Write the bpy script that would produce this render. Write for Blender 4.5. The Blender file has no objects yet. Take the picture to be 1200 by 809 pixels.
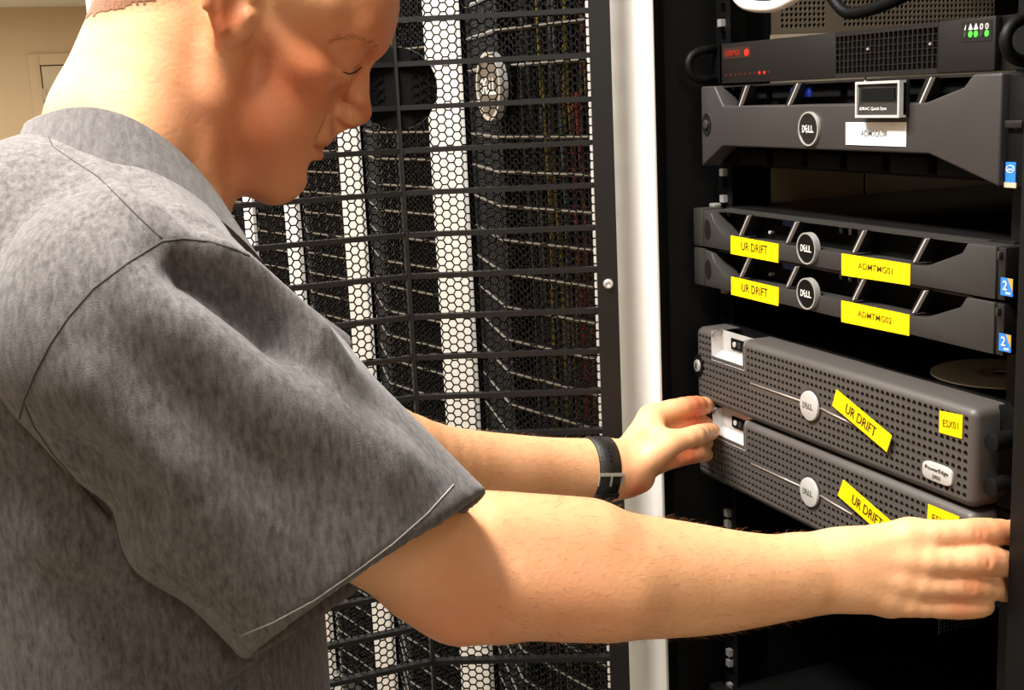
import bpy, bmesh, math, random
import numpy as np
from mathutils import Vector, Matrix
random.seed(7); np.random.seed(7)

# ------------------------------------------------------------------ camera
Z0 = 1.076                       # height of the lower 2U server's underside
U = 0.04445
FPX = 1461.5
CAM = np.array([1.23838, -0.73907, 0.44387 + Z0])
YAW, PITCH, ROLL = math.radians(68.710), math.radians(11.318), math.radians(-2.694)
def cam_basis():
    f = np.array([-math.sin(YAW)*math.cos(PITCH), math.cos(YAW)*math.cos(PITCH), -math.sin(PITCH)])
    r = np.array([math.cos(YAW), math.sin(YAW), 0.0]); u = np.cross(r, f)
    r2 = r*math.cos(ROLL) + u*math.sin(ROLL); u2 = -r*math.sin(ROLL) + u*math.cos(ROLL)
    return r2, u2, f
CR, CU, CF = cam_basis()
def ray(x, y): return CF + CR*((x-600)/FPX) - CU*((y-404.5)/FPX)      # unit depth
def P(x, y, d): return CAM + ray(x, y)*d
def PL(x, y, axis, val):                                              # pixel -> axis-aligned plane
    q = ray(x, y); t = (val-CAM[axis])/q[axis]; return CAM + q*t
scene = bpy.context.scene
col = scene.collection
cd = bpy.data.cameras.new('camera'); cam = bpy.data.objects.new('camera', cd); col.objects.link(cam)
cd.sensor_width = 36; cd.lens = FPX/1200*36; cd.clip_start = 0.02
cam.matrix_world = Matrix(((CR[0], CU[0], -CF[0], CAM[0]), (CR[1], CU[1], -CF[1], CAM[1]), (CR[2], CU[2], -CF[2], CAM[2]), (0, 0, 0, 1)))
scene.camera = cam

# ------------------------------------------------------------------ light
CEIL = 2.62
w = bpy.data.worlds.new('world'); scene.world = w; w.use_nodes = True
w.node_tree.nodes['Background'].inputs[0].default_value = (0.5, 0.48, 0.45, 1)
w.node_tree.nodes['Background'].inputs[1].default_value = 0.15
vs = scene.view_settings
vs.view_transform = 'Standard'; vs.look = 'None'; vs.gamma = 1; vs.use_curve_mapping = False
vs.exposure = 0.27
LIGHTS = [(0.32, -0.89), (2.9, -0.84), (-2.8, -1.15), (-6.0, -1.15), (-9.3, -1.15)]
LPOW = [74, 24, 76, 115, 150]
for (lx, ly), pw in zip(LIGHTS, LPOW):
    ld = bpy.data.lights.new('ceiling_lamp', 'AREA'); ld.shape = 'RECTANGLE'; ld.size = 1.15; ld.size_y = 0.26
    ld.energy = pw; ld.color = (1.0, 0.965, 0.92)
    lo = bpy.data.objects.new('ceiling_lamp', ld); col.objects.link(lo); lo.location = (lx, ly, CEIL-0.075)

# ------------------------------------------------------------------ helpers
ORG = {}                                     # object -> world origin of its root
def link(o, parent=None, org=(0, 0, 0)):
    col.objects.link(o)
    if parent is not None:
        o.parent = parent; ORG[o] = ORG[parent]
    else:
        ORG[o] = np.array(org, float); o.location = org
    return o
def tag(o, label=None, cat=None, group=None, kind=None):
    for k, v in (('label', label), ('category', cat), ('group', group), ('kind', kind)):
        if v: o[k] = v
    return o
def thing(name, label, cat, org, group=None):
    o = bpy.data.objects.new(name, None); o.empty_display_size = 0.05
    link(o, None, org); return tag(o, label, cat, group)
def mesh(name, verts, faces, mat, parent=None, org=(0, 0, 0), smooth=False, kind=None):
    base = ORG[parent] if parent is not None else np.array(org, float)
    me = bpy.data.meshes.new(name)
    v = np.asarray(verts, float) - base
    me.from_pydata(v.tolist(), [], [tuple(int(i) for i in f) for f in faces])
    if mat: me.materials.append(mat)
    if smooth: me.polygons.foreach_set('use_smooth', [True]*len(me.polygons))
    me.update()
    o = bpy.data.objects.new(name, me); link(o, parent, org)
    if kind: o['kind'] = kind
    return o
def from_bm(name, bm, mat, parent=None, org=(0, 0, 0), smooth=False, kind=None, bevel=0, seg=2, angle=0.6):
    bmesh.ops.recalc_face_normals(bm, faces=bm.faces)
    if bevel:
        es = [e for e in bm.edges if len(e.link_faces) == 2 and e.calc_face_angle(0) > angle]
        bmesh.ops.bevel(bm, geom=es, offset=bevel, segments=seg, affect='EDGES', profile=0.5, clamp_overlap=True)
    bm.verts.ensure_lookup_table()
    vv = [tuple(v.co) for v in bm.verts]; bm.verts.index_update()
    ff = [[v.index for v in f.verts] for f in bm.faces]
    bm.free()
    o = mesh(name, vv, ff, mat, parent, org, smooth, kind)
    if bevel and not smooth:
        o.data.polygons.foreach_set('use_smooth', [True]*len(o.data.polygons))
        o.data.set_sharp_from_angle(angle=0.7)
    return o
def bm_box(bm, x0, x1, y0, y1, z0, z1):
    vs_ = [bm.verts.new(c) for c in ((x0, y0, z0), (x1, y0, z0), (x1, y1, z0), (x0, y1, z0), (x0, y0, z1), (x1, y0, z1), (x1, y1, z1), (x0, y1, z1))]
    for f in ((0, 3, 2, 1), (4, 5, 6, 7), (0, 1, 5, 4), (1, 2, 6, 5), (2, 3, 7, 6), (3, 0, 4, 7)): bm.faces.new([vs_[i] for i in f])
def box(name, x0, x1, y0, y1, z0, z1, mat, parent=None, org=(0, 0, 0), bevel=0, kind=None):
    bm = bmesh.new(); bm_box(bm, x0, x1, y0, y1, z0, z1)
    return from_bm(name, bm, mat, parent, org, kind=kind, bevel=bevel)
def prism(name, poly, y0, y1, mat, parent=None, org=(0, 0, 0), bevel=0, seg=2):
    """polygon given as (X, Z) pairs, extruded from Y = y0 (front) to y1"""
    bm = bmesh.new()
    a = [bm.verts.new((p[0], y0, p[1])) for p in poly]; b = [bm.verts.new((p[0], y1, p[1])) for p in poly]
    n = len(poly)
    bm.faces.new(a); bm.faces.new(b[::-1])
    for i in range(n): bm.faces.new((a[i], b[i], b[(i+1) % n], a[(i+1) % n]))
    return from_bm(name, bm, mat, parent, org, bevel=bevel, seg=seg)
def tube(name, pts, r, mat, parent=None, org=(0, 0, 0), n=8, closed=False, kind=None):
    pts = [np.asarray(p, float) for p in pts]; m = len(pts); V = []; F = []
    rr = r if hasattr(r, '__len__') else [r]*m
    prev = None
    for i, p in enumerate(pts):
        a = pts[(i-1) % m] if (closed or i > 0) else p; b = pts[(i+1) % m] if (closed or i < m-1) else p
        t = b-a; t /= np.linalg.norm(t)+1e-12
        if prev is None:
            h = np.array([0, 0, 1.0]) if abs(t[2]) < 0.9 else np.array([1.0, 0, 0])
            nx = np.cross(h, t)
        else: nx = prev - t*np.dot(prev, t)
        nx /= np.linalg.norm(nx); prev = nx; ny = np.cross(t, nx)
        for k in range(n):
            an = 2*math.pi*k/n; V.append(p + rr[i]*(math.cos(an)*nx + math.sin(an)*ny))
    for i in range(m if closed else m-1):
        j = (i+1) % m
        for k in range(n): F.append((i*n+k, i*n+(k+1) % n, j*n+(k+1) % n, j*n+k))
    if not closed: F += [tuple(range(n))[::-1], tuple((m-1)*n+k for k in range(n))]
    return mesh(name, V, F, mat, parent, org, smooth=True, kind=kind)
def cyl(name, c, r, y0, y1, mat, parent=None, org=(0, 0, 0), n=32, bevel=0, rz=None):
    """disc facing the front (axis Y), centre (X, Z)"""
    rz = rz or r
    return prism(name, [(c[0]+r*math.cos(2*math.pi*k/n), c[1]+rz*math.sin(2*math.pi*k/n)) for k in range(n)], y0, y1, mat, parent, org, bevel)
def ring(name, c, r, t, y0, y1, mat, parent=None, n=40, rz=None):
    rz = rz or r; V = []; F = []
    for k in range(n):
        a = 2*math.pi*k/n; ca, sa = math.cos(a), math.sin(a)
        V += [(c[0]+r*ca, y0, c[1]+rz*sa), (c[0]+(r-t)*ca, y0, c[1]+(rz-t)*sa), (c[0]+(r-t)*ca, y1, c[1]+(rz-t)*sa), (c[0]+r*ca, y1, c[1]+rz*sa)]
    for k in range(n):
        j = (k+1) % n
        for q in range(4): F.append((k*4+q, k*4+(q+1) % 4, j*4+(q+1) % 4, j*4+q))
    return mesh(name, V, F, mat, parent, smooth=False)
def perf(name, x0, z0, nx, nz, px, pz, y, depth, r, sides, mat, parent=None, solid=None, rot=0.0, axis='y', kind=None, skip=None):
    """sheet of nx by nz square cells, each with an n-sided hole; solid(cx, cz) -> no hole, skip(cx, cz) -> no cell"""
    V = []; F = []
    for i in range(nx):
        for j in range(nz):
            cx, cz = x0+(i+.5)*px, z0+(j+.5)*pz
            if skip and skip(cx, cz): continue
            b = len(V); q = [(cx-px/2, cz-pz/2), (cx+px/2, cz-pz/2), (cx+px/2, cz+pz/2), (cx-px/2, cz+pz/2)]
            V += [(a, y, c) for a, c in q]
            if solid and solid(cx, cz): F.append((b, b+1, b+2, b+3)); continue
            for lay in (0, 1):
                for k in range(sides):
                    an = 2*math.pi*k/sides + rot
                    V.append((cx+r*math.cos(an), y+lay*depth, cz+r*math.sin(an)))
            h = b+4; s = sides
            # corner k connects to the hole vertices nearest to it
            ang = [math.atan2(c-cz, a-cx) for a, c in q]
            near = [int(round(((a-rot) % (2*math.pi))/(2*math.pi)*s)) % s for a in ang]
            for k in range(4):
                n0, n1 = near[k], near[(k+1) % 4]
                loop = [b+k, b+(k+1) % 4]; m = n1; seq = [h+m]
                while m != n0: m = (m-1) % s; seq.append(h+m)
                F.append(tuple(loop+seq))
            for k in range(s): F.append((h+k, h+(k+1) % s, h+s+(k+1) % s, h+s+k))
    if axis == 'x': V = [(v[1], v[0], v[2]) for v in V]
    return mesh(name, V, F, mat, parent, kind=kind)
def text(name, body, c, y, h, mat, parent=None, ang=0.0, width=None, bold=0.0, italic=0.0, axis='y', spacing=1.0):
    """lettering as a thin mesh, centred on (X, Z) = c, facing the front; h = cap height"""
    cu = bpy.data.curves.new(name, 'FONT'); cu.body = body; cu.size = 1; cu.align_x = 'CENTER'; cu.align_y = 'CENTER'; cu.offset = bold; cu.shear = italic
    cu.space_character = spacing; cu.resolution_u = 3
    ob = bpy.data.objects.new('tmp', cu); col.objects.link(ob)
    dg = bpy.context.evaluated_depsgraph_get(); me = bpy.data.meshes.new_from_object(ob.evaluated_get(dg))
    co = np.array([v.co[:] for v in me.vertices]); fa = [list(p.vertices) for p in me.polygons]
    bpy.data.objects.remove(ob); bpy.data.curves.remove(cu); bpy.data.meshes.remove(me)
    mn, mx = co.min(0), co.max(0); co = co-(mn+mx)/2
    s = h/(mx[1]-mn[1]); sx = (width/(mx[0]-mn[0])) if width else s
    a = co[:, 0]*sx; b = co[:, 1]*s
    X = c[0]+a*math.cos(ang)-b*math.sin(ang); Z = c[1]+a*math.sin(ang)+b*math.cos(ang)
    return mesh(name, np.stack([X, np.full_like(X, y), Z], 1), fa, mat, parent)
def copy_tree(o, parent=None, loc=None):
    c = o.copy(); col.objects.link(c); c.parent = parent
    if loc is not None: c.location = loc
    ORG[c] = np.array(c.location) if parent is None else ORG[parent]
    for ch in [k for k in list(ALLCH.get(o, []))]: copy_tree(ch, c)
    return c
ALLCH = {}
def index_children():
    ALLCH.clear()
    for o in col.objects:
        if o.parent is not None: ALLCH.setdefault(o.parent, []).append(o)

# ------------------------------------------------------------------ materials
def lin(c):
    return tuple((v/255/12.92 if v/255 <= .04045 else ((v/255+.055)/1.055)**2.4) for v in c)
def mat(name, rgb, rough=.5, metal=0.0, spec=.5, noise=0.0, scale=30.0, bump=0.0, bscale=200.0, emit=None, estr=0.0, coat=0.0, srgb=True):
    m = bpy.data.materials.new(name); m.use_nodes = True; nt = m.node_tree; b = nt.nodes['Principled BSDF']
    c = lin(rgb) if srgb else rgb
    b.inputs['Base Color'].default_value = (*c, 1); b.inputs['Roughness'].default_value = rough; b.inputs['Metallic'].default_value = metal
    b.inputs['Specular IOR Level'].default_value = spec; b.inputs['Coat Weight'].default_value = coat
    tc = nt.nodes.new('ShaderNodeTexCoord')
    if noise:
        n = nt.nodes.new('ShaderNodeTexNoise'); n.inputs['Scale'].default_value = scale; n.inputs['Detail'].default_value = 5
        nt.links.new(tc.outputs['Object'], n.inputs['Vector'])
        mx = nt.nodes.new('ShaderNodeMix'); mx.data_type = 'RGBA'
        mx.inputs[6].default_value = (*[v*(1-noise) for v in c], 1); mx.inputs[7].default_value = (*[min(1, v*(1+noise)) for v in c], 1)
        nt.links.new(n.outputs['Fac'], mx.inputs[0]); nt.links.new(mx.outputs[2], b.inputs['Base Color'])
    if bump:
        n2 = nt.nodes.new('ShaderNodeTexNoise'); n2.inputs['Scale'].default_value = bscale; n2.inputs['Detail'].default_value = 3
        nt.links.new(tc.outputs['Object'], n2.inputs['Vector'])
        bp = nt.nodes.new('ShaderNodeBump'); bp.inputs['Strength'].default_value = bump; bp.inputs['Distance'].default_value = 0.002
        nt.links.new(n2.outputs['Fac'], bp.inputs['Height']); nt.links.new(bp.outputs['Normal'], b.inputs['Normal'])
    if emit:
        b.inputs['Emission Color'].default_value = (*lin(emit), 1); b.inputs['Emission Strength'].default_value = estr
    return m
M = {}
M['wall'] = mat('beige_wall_paint', (204, 180, 144), .9, noise=.04, scale=3, bump=.1)
M['ceil'] = mat('ceiling_tile', (226, 220, 208), .9, noise=.05, scale=60)
M['floor'] = mat('floor_tile', (150, 145, 136), .5, noise=.08, scale=8)
M['doorpaint'] = mat('door_paint', (200, 184, 150), .6)
M['dark_gap'] = mat('dark_gap', (60, 50, 40), .8)
M['white'] = mat('white_powder_coat', (214, 211, 205), .65, noise=.02, scale=5)
M['black'] = mat('black_paint', (6, 6, 6), .55, noise=.2, scale=20, spec=.2)
M['black2'] = mat('black_matte', (4, 4, 4), .8, spec=.15)
M['doorblk'] = mat('black_door_steel', (16, 15, 14), .45, spec=.4)
M['hexblk'] = mat('black_perforated_steel', (8, 8, 7), .6, spec=.2)
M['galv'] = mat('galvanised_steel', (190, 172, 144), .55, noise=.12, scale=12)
M['galv_shaded'] = mat('shaded_galvanised_steel', (104, 92, 76), .6, noise=.12, scale=12)  # same steel as the inner wall sheets, darkened to paint in shade
M['gun'] = mat('gunmetal_plastic', (52, 48, 46), .5, noise=.04, scale=300, spec=.35)
M['gun2'] = mat('dark_gunmetal_plastic', (47, 45, 42), .5, noise=.04, scale=300, spec=.35)
M['metgrey'] = mat('grey_bezel_paint', (80, 75, 71), .5, metal=.2, noise=.05, scale=400)
M['hole'] = mat('bezel_inside', (12, 12, 12), .7)
M['silver'] = mat('silver_plastic', (196, 194, 190), .35, metal=.25)
M['chrome'] = mat('bright_steel', (215, 213, 208), .3, metal=.65)
M['yellow'] = mat('yellow_label_tape', (248, 206, 0), .6, spec=.25, noise=.02, scale=40)
M['paper'] = mat('white_label', (240, 240, 238), .6)
M['ink'] = mat('black_ink', (30, 27, 15), .9, spec=.1)
M['greyink'] = mat('grey_ink', (92, 90, 86), .9, spec=.1)
M['whiteink'] = mat('white_ink', (225, 222, 216), .5)
M['redink'] = mat('red_print', (150, 40, 22), .5)
M['redled'] = mat('red_led', (200, 30, 20), .4, emit=(255, 40, 25), estr=1.2)
M['greenled'] = mat('green_led', (60, 200, 50), .4, emit=(70, 235, 60), estr=1.0)
M['blue'] = mat('blue_connector', (20, 40, 130), .4)
M['stickblue'] = mat('blue_sticker', (40, 120, 205), .4)
M['stickgold'] = mat('gold_sticker', (205, 150, 60), .4)
M['darkplastic'] = mat('dark_plastic', (22, 21, 20), .4)
M['faceplate'] = mat('dark_faceplate', (25, 21, 18), .6, noise=.05, scale=100, spec=.25)
M['chassis'] = mat('black_chassis_steel', (26, 25, 24), .28, metal=.3, noise=.1, scale=10)
M['disc'] = mat('disc_surface', (222, 219, 204), .5)
M['cablewhite'] = mat('white_cable', (225, 220, 212), .5)

# ------------------------------------------------------------------ the room
XW = -12.7
def setting(o): o['kind'] = 'structure'; return o
setting(box('floor', XW, 4.6, -3.2, 2.0, -0.06, 0, M['floor']))
setting(box('ceiling', XW, 4.6, -3.2, 2.0, CEIL, CEIL+.06, M['ceil']))
setting(box('wall_left', XW-.1, XW, -3.2, 2.0, 0, CEIL, M['wall']))
setting(box('wall_right', 4.6, 4.7, -3.2, 2.0, 0, CEIL, M['wall']))
setting(box('wall_front', XW, 4.6, -3.3, -3.2, 0, CEIL, M['wall']))
setting(box('wall_back', XW, 4.6, 2.0, 2.1, 0, CEIL, M['wall']))
a = PL(48, 78, 0, XW); b = PL(31, 64, 0, XW)
dy, dz = a[1], a[2]
bm = bmesh.new(); bm_box(bm, XW, XW+.03, dy, dy+.95, 0, dz)
d1 = setting(from_bm('door_1', bm, M['doorpaint']))
bm = bmesh.new(); fy, fz = b[1], b[2]
bm_box(bm, XW, XW+.05, fy, dy-.012, 0, fz); bm_box(bm, XW, XW+.05, dy+.962, dy+1.08, 0, fz); bm_box(bm, XW, XW+.05, dy-.012, dy+.962, dz+.012, fz)
from_bm('door_frame', bm, M['wall'], d1, bevel=.006)
box('door_gap', XW, XW+.012, dy-.012, dy+.962, 0, dz+.012, M['dark_gap'], d1)
for hz in (dz-.28, dz-1.0, .25): box('hinge', XW+.03, XW+.055, dy-.012, dy+.02, hz-.06, hz+.06, M['galv'], d1)
a = PL(100, 0, 1, -.16)
o = setting(box('trim_1', a[0], a[0]+.4, -.16, .25, 0, CEIL, M['white'], bevel=.01))
# ceiling light fixtures
t0 = None
for i, (lx, ly) in enumerate(LIGHTS):
    lab = ['long ceiling light panel above the rack aisle over the man', 'ceiling light panel above the rack aisle by the right wall'][i] if i < 2 else 'ceiling light panel further along the rack aisle towards the far door'
    t = thing('ceiling_light', lab, 'ceiling light', (lx, ly, CEIL), 'ceiling lights over the rack aisle')
    bm = bmesh.new()
    for q in ((lx-.62, lx+.62, ly-.155, ly-.135), (lx-.62, lx+.62, ly+.135, ly+.155), (lx-.62, lx-.6, ly-.135, ly+.135), (lx+.6, lx+.62, ly-.135, ly+.135)):
        bm_box(bm, *q, CEIL-.06, CEIL-.001)
    from_bm('frame', bm, M['white'], t)
    box('diffuser', lx-.6, lx+.6, ly-.135, ly+.135, CEIL-.05, CEIL-.03, mat('light_diffuser', (240, 238, 230), .6, emit=(255, 246, 230), estr=4.0) if i == 0 else bpy.data.materials['light_diffuser'], t)

# ------------------------------------------------------------------ rack doors (shared meshes, door-local coordinates)
YP = -0.085                       # front plane of the white posts
PITCH_R = 0.635
DF = (0.235, -0.045); DB = (0.476, 0.015)      # fold and free edge, seen from the hinge edge at (0, 0)
L1 = math.hypot(*DF); L2 = math.hypot(DB[0]-DF[0], DB[1]-DF[1]); LT = L1+L2
N1 = np.array([DF[1], -DF[0]])/L1; N2 = np.array([DB[1]-DF[1], -(DB[0]-DF[0])])/L2      # outward normals
def door_pt(s, z, off=0.0):
    if s <= L1: t = s/L1; x, y = DF[0]*t, DF[1]*t; n = N1
    else: t = (s-L1)/L2; x, y = DF[0]+(DB[0]-DF[0])*t, DF[1]+(DB[1]-DF[1])*t; n = N2
    return (x+n[0]*off, y+n[1]*off, z)
DZ0, DZ1 = 0.06, 1.97
def raw_mesh(name, V, F, m, smooth=False):
    me = bpy.data.meshes.new(name); me.from_pydata([tuple(v) for v in V], [], F); me.materials.append(m)
    if smooth: me.polygons.foreach_set('use_smooth', [True]*len(me.polygons))
    me.update(); return me
def strip_mesh(name, s0, s1, z0, z1, o0, o1, m):          # bar following the folded door, off from o0 to o1 (outward +)
    ss = [s0] + ([L1] if s0 < L1 < s1 else []) + [s1]; V = []; F = []
    for s in ss:
        for z, o_ in ((z0, o1), (z0, o0), (z1, o0), (z1, o1)):
            V.append(door_pt(s, z, o_))
    n = len(ss)
    for i in range(n-1):
        for q in range(4): F.append((i*4+q, (i+1)*4+q, (i+1)*4+(q+1) % 4, i*4+(q+1) % 4))
    F += [(0, 1, 2, 3), tuple((n-1)*4+q for q in (3, 2, 1, 0))]
    return V, F
def merge(parts):
    V = []; F = []
    for v, f in parts:
        b = len(V); V += v; F += [tuple(i+b for i in q) for q in f]
    return V, F
ST = 0.023
V, F = merge([strip_mesh('', 0, ST, DZ0, DZ1, -.022, .002, None), strip_mesh('', LT-ST, LT, DZ0, DZ1, -.022, .002, None),
              strip_mesh('', ST, LT-ST, DZ0, DZ0+.05, -.012, .002, None), strip_mesh('', ST, LT-ST, DZ1-.05, DZ1, -.012, .002, None)])
door_frame_me = raw_mesh('door_frame', V, F, M['doorblk'])
AF = 0.0097; RH = AF/math.sqrt(3)
def hex_sheet():
    cols = int((LT-2*ST)/(1.5*RH)) + 3; rows = int((DZ1-DZ0-.1)/AF) + 2
    V = []; F = []
    z_lo, z_hi = DZ0+.05, DZ1-.05
    for i in range(cols):
        for j in range(rows):
            cs, cz = ST+i*1.5*RH, z_lo + (j + (.5 if i % 2 else 0))*AF
            if cs > LT-ST: continue
            b = len(V)
            for lay, rr in ((0, RH), (0, RH*.845), (1, RH*.845)):
                for k in range(6):
                    a_ = math.pi/3*k
                    s = min(max(cs+rr*math.cos(a_), .004), LT-.004); z = min(max(cz+rr*math.sin(a_), DZ0+.01), DZ1-.01)
                    V.append(door_pt(s, z, -.0013*lay))
            for k in range(6):
                k2 = (k+1) % 6
                F.append((b+k, b+k2, b+6+k2, b+6+k)); F.append((b+6+k, b+6+k2, b+12+k2, b+12+k))
    return V, F
V, F = hex_sheet(); hex_me = raw_mesh('mesh_panel', V, F, M['hexblk'])
RIBP = 0.0475
rib_zs = [DZ0+.05+AF*2.5+RIBP*i for i in range(int((DZ1-DZ0-.12)/RIBP))]
def rib_mesh(name, zs):
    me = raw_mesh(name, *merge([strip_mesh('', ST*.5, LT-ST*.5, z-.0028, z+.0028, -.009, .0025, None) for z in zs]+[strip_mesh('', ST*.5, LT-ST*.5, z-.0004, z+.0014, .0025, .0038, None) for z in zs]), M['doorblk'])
    me.materials.append(M['rib_highlight']); nf = len(me.polygons)
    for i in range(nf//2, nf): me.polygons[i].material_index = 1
    return me
M['rib_highlight'] = mat('bar_edge_highlight', (150, 145, 136), .4, metal=.4)  # pale strip added along each crossbar to paint in its lit edge
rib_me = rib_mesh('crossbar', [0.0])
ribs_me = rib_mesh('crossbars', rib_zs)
V, F = strip_mesh('', L1-.004, L1+.004, DZ0+.05, DZ1-.05, -.010, -.002, None); vrib_me = raw_mesh('fold_stiffener', V, F, M['doorblk'])
BR = 0.046; BZ = 1.533
def disc_mesh(name, r, y0, y1, m, n=40, cx=DF[0], cz=BZ):
    V = [(cx+r*math.cos(2*math.pi*k/n), y, cz+r*math.sin(2*math.pi*k/n)) for y in (y0, y1) for k in range(n)]
    F = [tuple(range(n)), tuple(range(2*n-1, n-1, -1))] + [(k, n+k, n+(k+1) % n, (k+1) % n) for k in range(n)]
    return raw_mesh(name, V, F, m)
M['badgeface'] = mat('badge_face', (96, 86, 76), .4, metal=.3)
badge_me = disc_mesh('badge', BR*.93, DF[1]-.012, DF[1]-.006, M['badgeface'])
bback_me = disc_mesh('badge_backing', BR*.985, DF[1]-.006, DF[1]+.004, M['black2'])
_o = ring('badge_rim', (DF[0], BZ), BR, BR*.1, DF[1]-.014, DF[1]-.002, M['chrome']); rim_me = _o.data; bpy.data.objects.remove(_o)
def dell_text(name, c, y, h, m, parent, ang=0.0, tilt=True):
    """the round maker's mark: four capitals, the E tilted"""
    parts = []
    w_ = h*.62; xs = [-1.5*h*.74, -.5*h*.74, .48*h*.74, 1.28*h*.74]
    objs = []
    for ch, x_ in zip('DELL', xs):
        o_ = text(name, ch, (c[0]+x_*math.cos(ang), c[1]+x_*math.sin(ang)), y, h, m, parent, ang+(.55 if ch == 'E' and tilt else 0), width=w_, bold=.018)
        objs.append(o_)
    V = []; F = []
    for o_ in objs:
        b = len(V); base = ORG[o_]
        V += [tuple(np.array(v.co[:])+base) for v in o_.data.vertices]; F += [tuple(i+b for i in p.vertices) for p in o_.data.polygons]
        me = o_.data; bpy.data.objects.remove(o_); bpy.data.meshes.remove(me)
    return mesh(name, V, F, m, parent)
_o = dell_text('badge_lettering', (DF[0], BZ), DF[1]-.0125, .022, M['whiteink'], None); btext_me = _o.data; bpy.data.objects.remove(_o)

def put(name, me, parent, loc=(0, 0, 0), rz=0.0):
    o_ = bpy.data.objects.new(name, me); link(o_, parent); o_.location = loc; o_.rotation_euler = (0, 0, rz); return o_
def add_door(root, loc, rz, ribs='each'):
    d = put('door', door_frame_me, root, loc, rz)
    put('mesh_panel', hex_me, d)['kind'] = 'stuff'
    put('fold_stiffener', vrib_me, d)
    if ribs == 'each':
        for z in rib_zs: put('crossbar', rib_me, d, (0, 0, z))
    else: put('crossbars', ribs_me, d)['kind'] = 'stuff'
    put('badge', badge_me, d); put('badge_backing', bback_me, d); put('badge_rim', rim_me, d); put('badge_lettering', btext_me, d)
    return d

# ------------------------------------------------------------------ closed racks along the row
PW0, PW1 = -.14, .014
def rack_parts(root, closed=True):
    ox = ORG[root][0]
    bm = bmesh.new(); bm_box(bm, ox+PW0, ox+PW1, YP, YP+.004, 0, 1.995); bm_box(bm, ox+PW0, ox+PW0+.003, YP+.004, YP+.02, 0, 1.995); bm_box(bm, ox+PW1-.003, ox+PW1, YP+.004, YP+.01, 0, 1.995)
    from_bm('white_post', bm, M['white'], root, bevel=.0012)
rack_near = None
rack_labels = ['closed black mesh door rack next in the row to the open rack, coloured cables inside',
               'closed mesh door rack second along the row from the open rack',
               'closed mesh door rack third along the row from the open rack',
               'closed mesh door rack fourth along the row from the open rack']
for k in range(1, 15):
    ox = -PITCH_R*k
    t = thing('server_rack', rack_labels[k-1] if k <= 4 else 'closed black mesh door rack further along the row towards the far door', 'server rack', (ox, 0.3, 0), 'closed server racks in the row')
    if k in (1, 5):
        rack_parts(t)
        bm = bmesh.new()
        bm_box(bm, ox+PW0+.003, ox+PW1-.02, YP+.02, .95, 0, 1.99)             # side frame and panel
        bm_box(bm, ox+PW1-.02, ox+.49, .93, .95, .05, 1.95)
        bm_box(bm, ox+PW1-.02, ox+PITCH_R+PW0, -.04, .95, 1.95, 1.99); bm_box(bm, ox+PW1-.02, ox+PITCH_R+PW0, -.04, .95, 0, .05)
        from_bm('cabinet_body', bm, M['black'], t)
        for j, (z0, z1) in enumerate(((.2, .55), (.62, .9), (1.05, 1.2), (1.3, 1.44), (1.6, 1.75))):
            box('equipment_front', ox+.03, ox+.475, .12, .8, z0, z1, M['black2'], t, bevel=.003)
        add_door(t, (PW1, YP+.02-.3, 0), 0, 'each' if k == 1 else 'joined')
        index_children(); src = t
    else:
        for ch in ALLCH[src]: copy_tree(ch, t)

# coloured cables hanging inside the neighbouring rack
cab = [((132, 112, 24), 'yellow'), ((140, 28, 22), 'red'), ((26, 38, 76), 'dark blue'), ((72, 74, 72), 'grey'), ((110, 58, 20), 'orange')]
cmats = [mat('cable_'+c[1].replace(' ', '_'), c[0], .5) for c in cab]
spots = [(622, 3), (630, 3), (638, 3), (643, 0), (650, 3), (655, 0), (661, 3), (667, 0), (672, 0), (678, 1), (681, 1), (684, 1), (688, 4), (691, 2), (695, 0)]
for i, (px_, ci) in enumerate(spots):
    c = PL(px_+3, 330, 1, -.045+.011*(i % 3)); pts = []
    ph = random.random()*6
    z0_, z1_ = (.35, 1.9) if ci != 1 else (.75, 1.52)
    for q in range(26):
        z = z1_+(z0_-z1_)*q/25
        pts.append((c[0]+.0035*math.sin(z*7+ph)+.0015*math.sin(z*19+ph), c[1]+.004*math.cos(z*9+ph), z))
    o = tube('network_cable', pts, .0032, cmats[ci], None, (c[0], c[1], z0_), n=6)
    tag(o, '%s network cable hanging behind the mesh door of the neighbouring rack' % cab[ci][1], 'cable', 'cables inside the neighbouring rack')

# ------------------------------------------------------------------ the open rack
rack = thing('server_rack', 'open black server rack with white post and its mesh door swung wide', 'server rack', (.2, .3, 0))
PWO = -.150
bm = bmesh.new(); bm_box(bm, PWO, PW1, YP, YP+.004, 0, 1.995); bm_box(bm, PWO, PWO+.003, YP+.004, YP+.01, 0, 1.995)
from_bm('white_post', bm, M['white'], rack, bevel=.0012)
box('frame_post', PW0+.003, -.016, YP+.004, -.052, 0, 1.99, M['black'], rack, bevel=.002)
box('side_panel', PW0+.003, -.022, -.05, .08, 0, 1.99, M['black'], rack, bevel=.002)
box('side_panel', PW0+.003, -.014, .08, .95, 0, 1.99, M['black2'], rack)
RX = .519
box('frame_post', RX, RX+.075, -.052, -.002, 0, 1.99, M['black'], rack, bevel=.003)
box('side_panel', RX+.02, RX+.06, 0, .95, 0, 1.99, M['black2'], rack)
box('rack_top', PW0+.003, RX+.075, -.05, .95, 1.94, 1.99, M['black'], rack)
box('rack_base', PW0+.003, RX+.075, -.05, .95, 0, .06, M['black'], rack)
box('rear_panel', -.014, RX+.02, .93, .95, .06, 1.94, M['black2'], rack)
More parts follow.
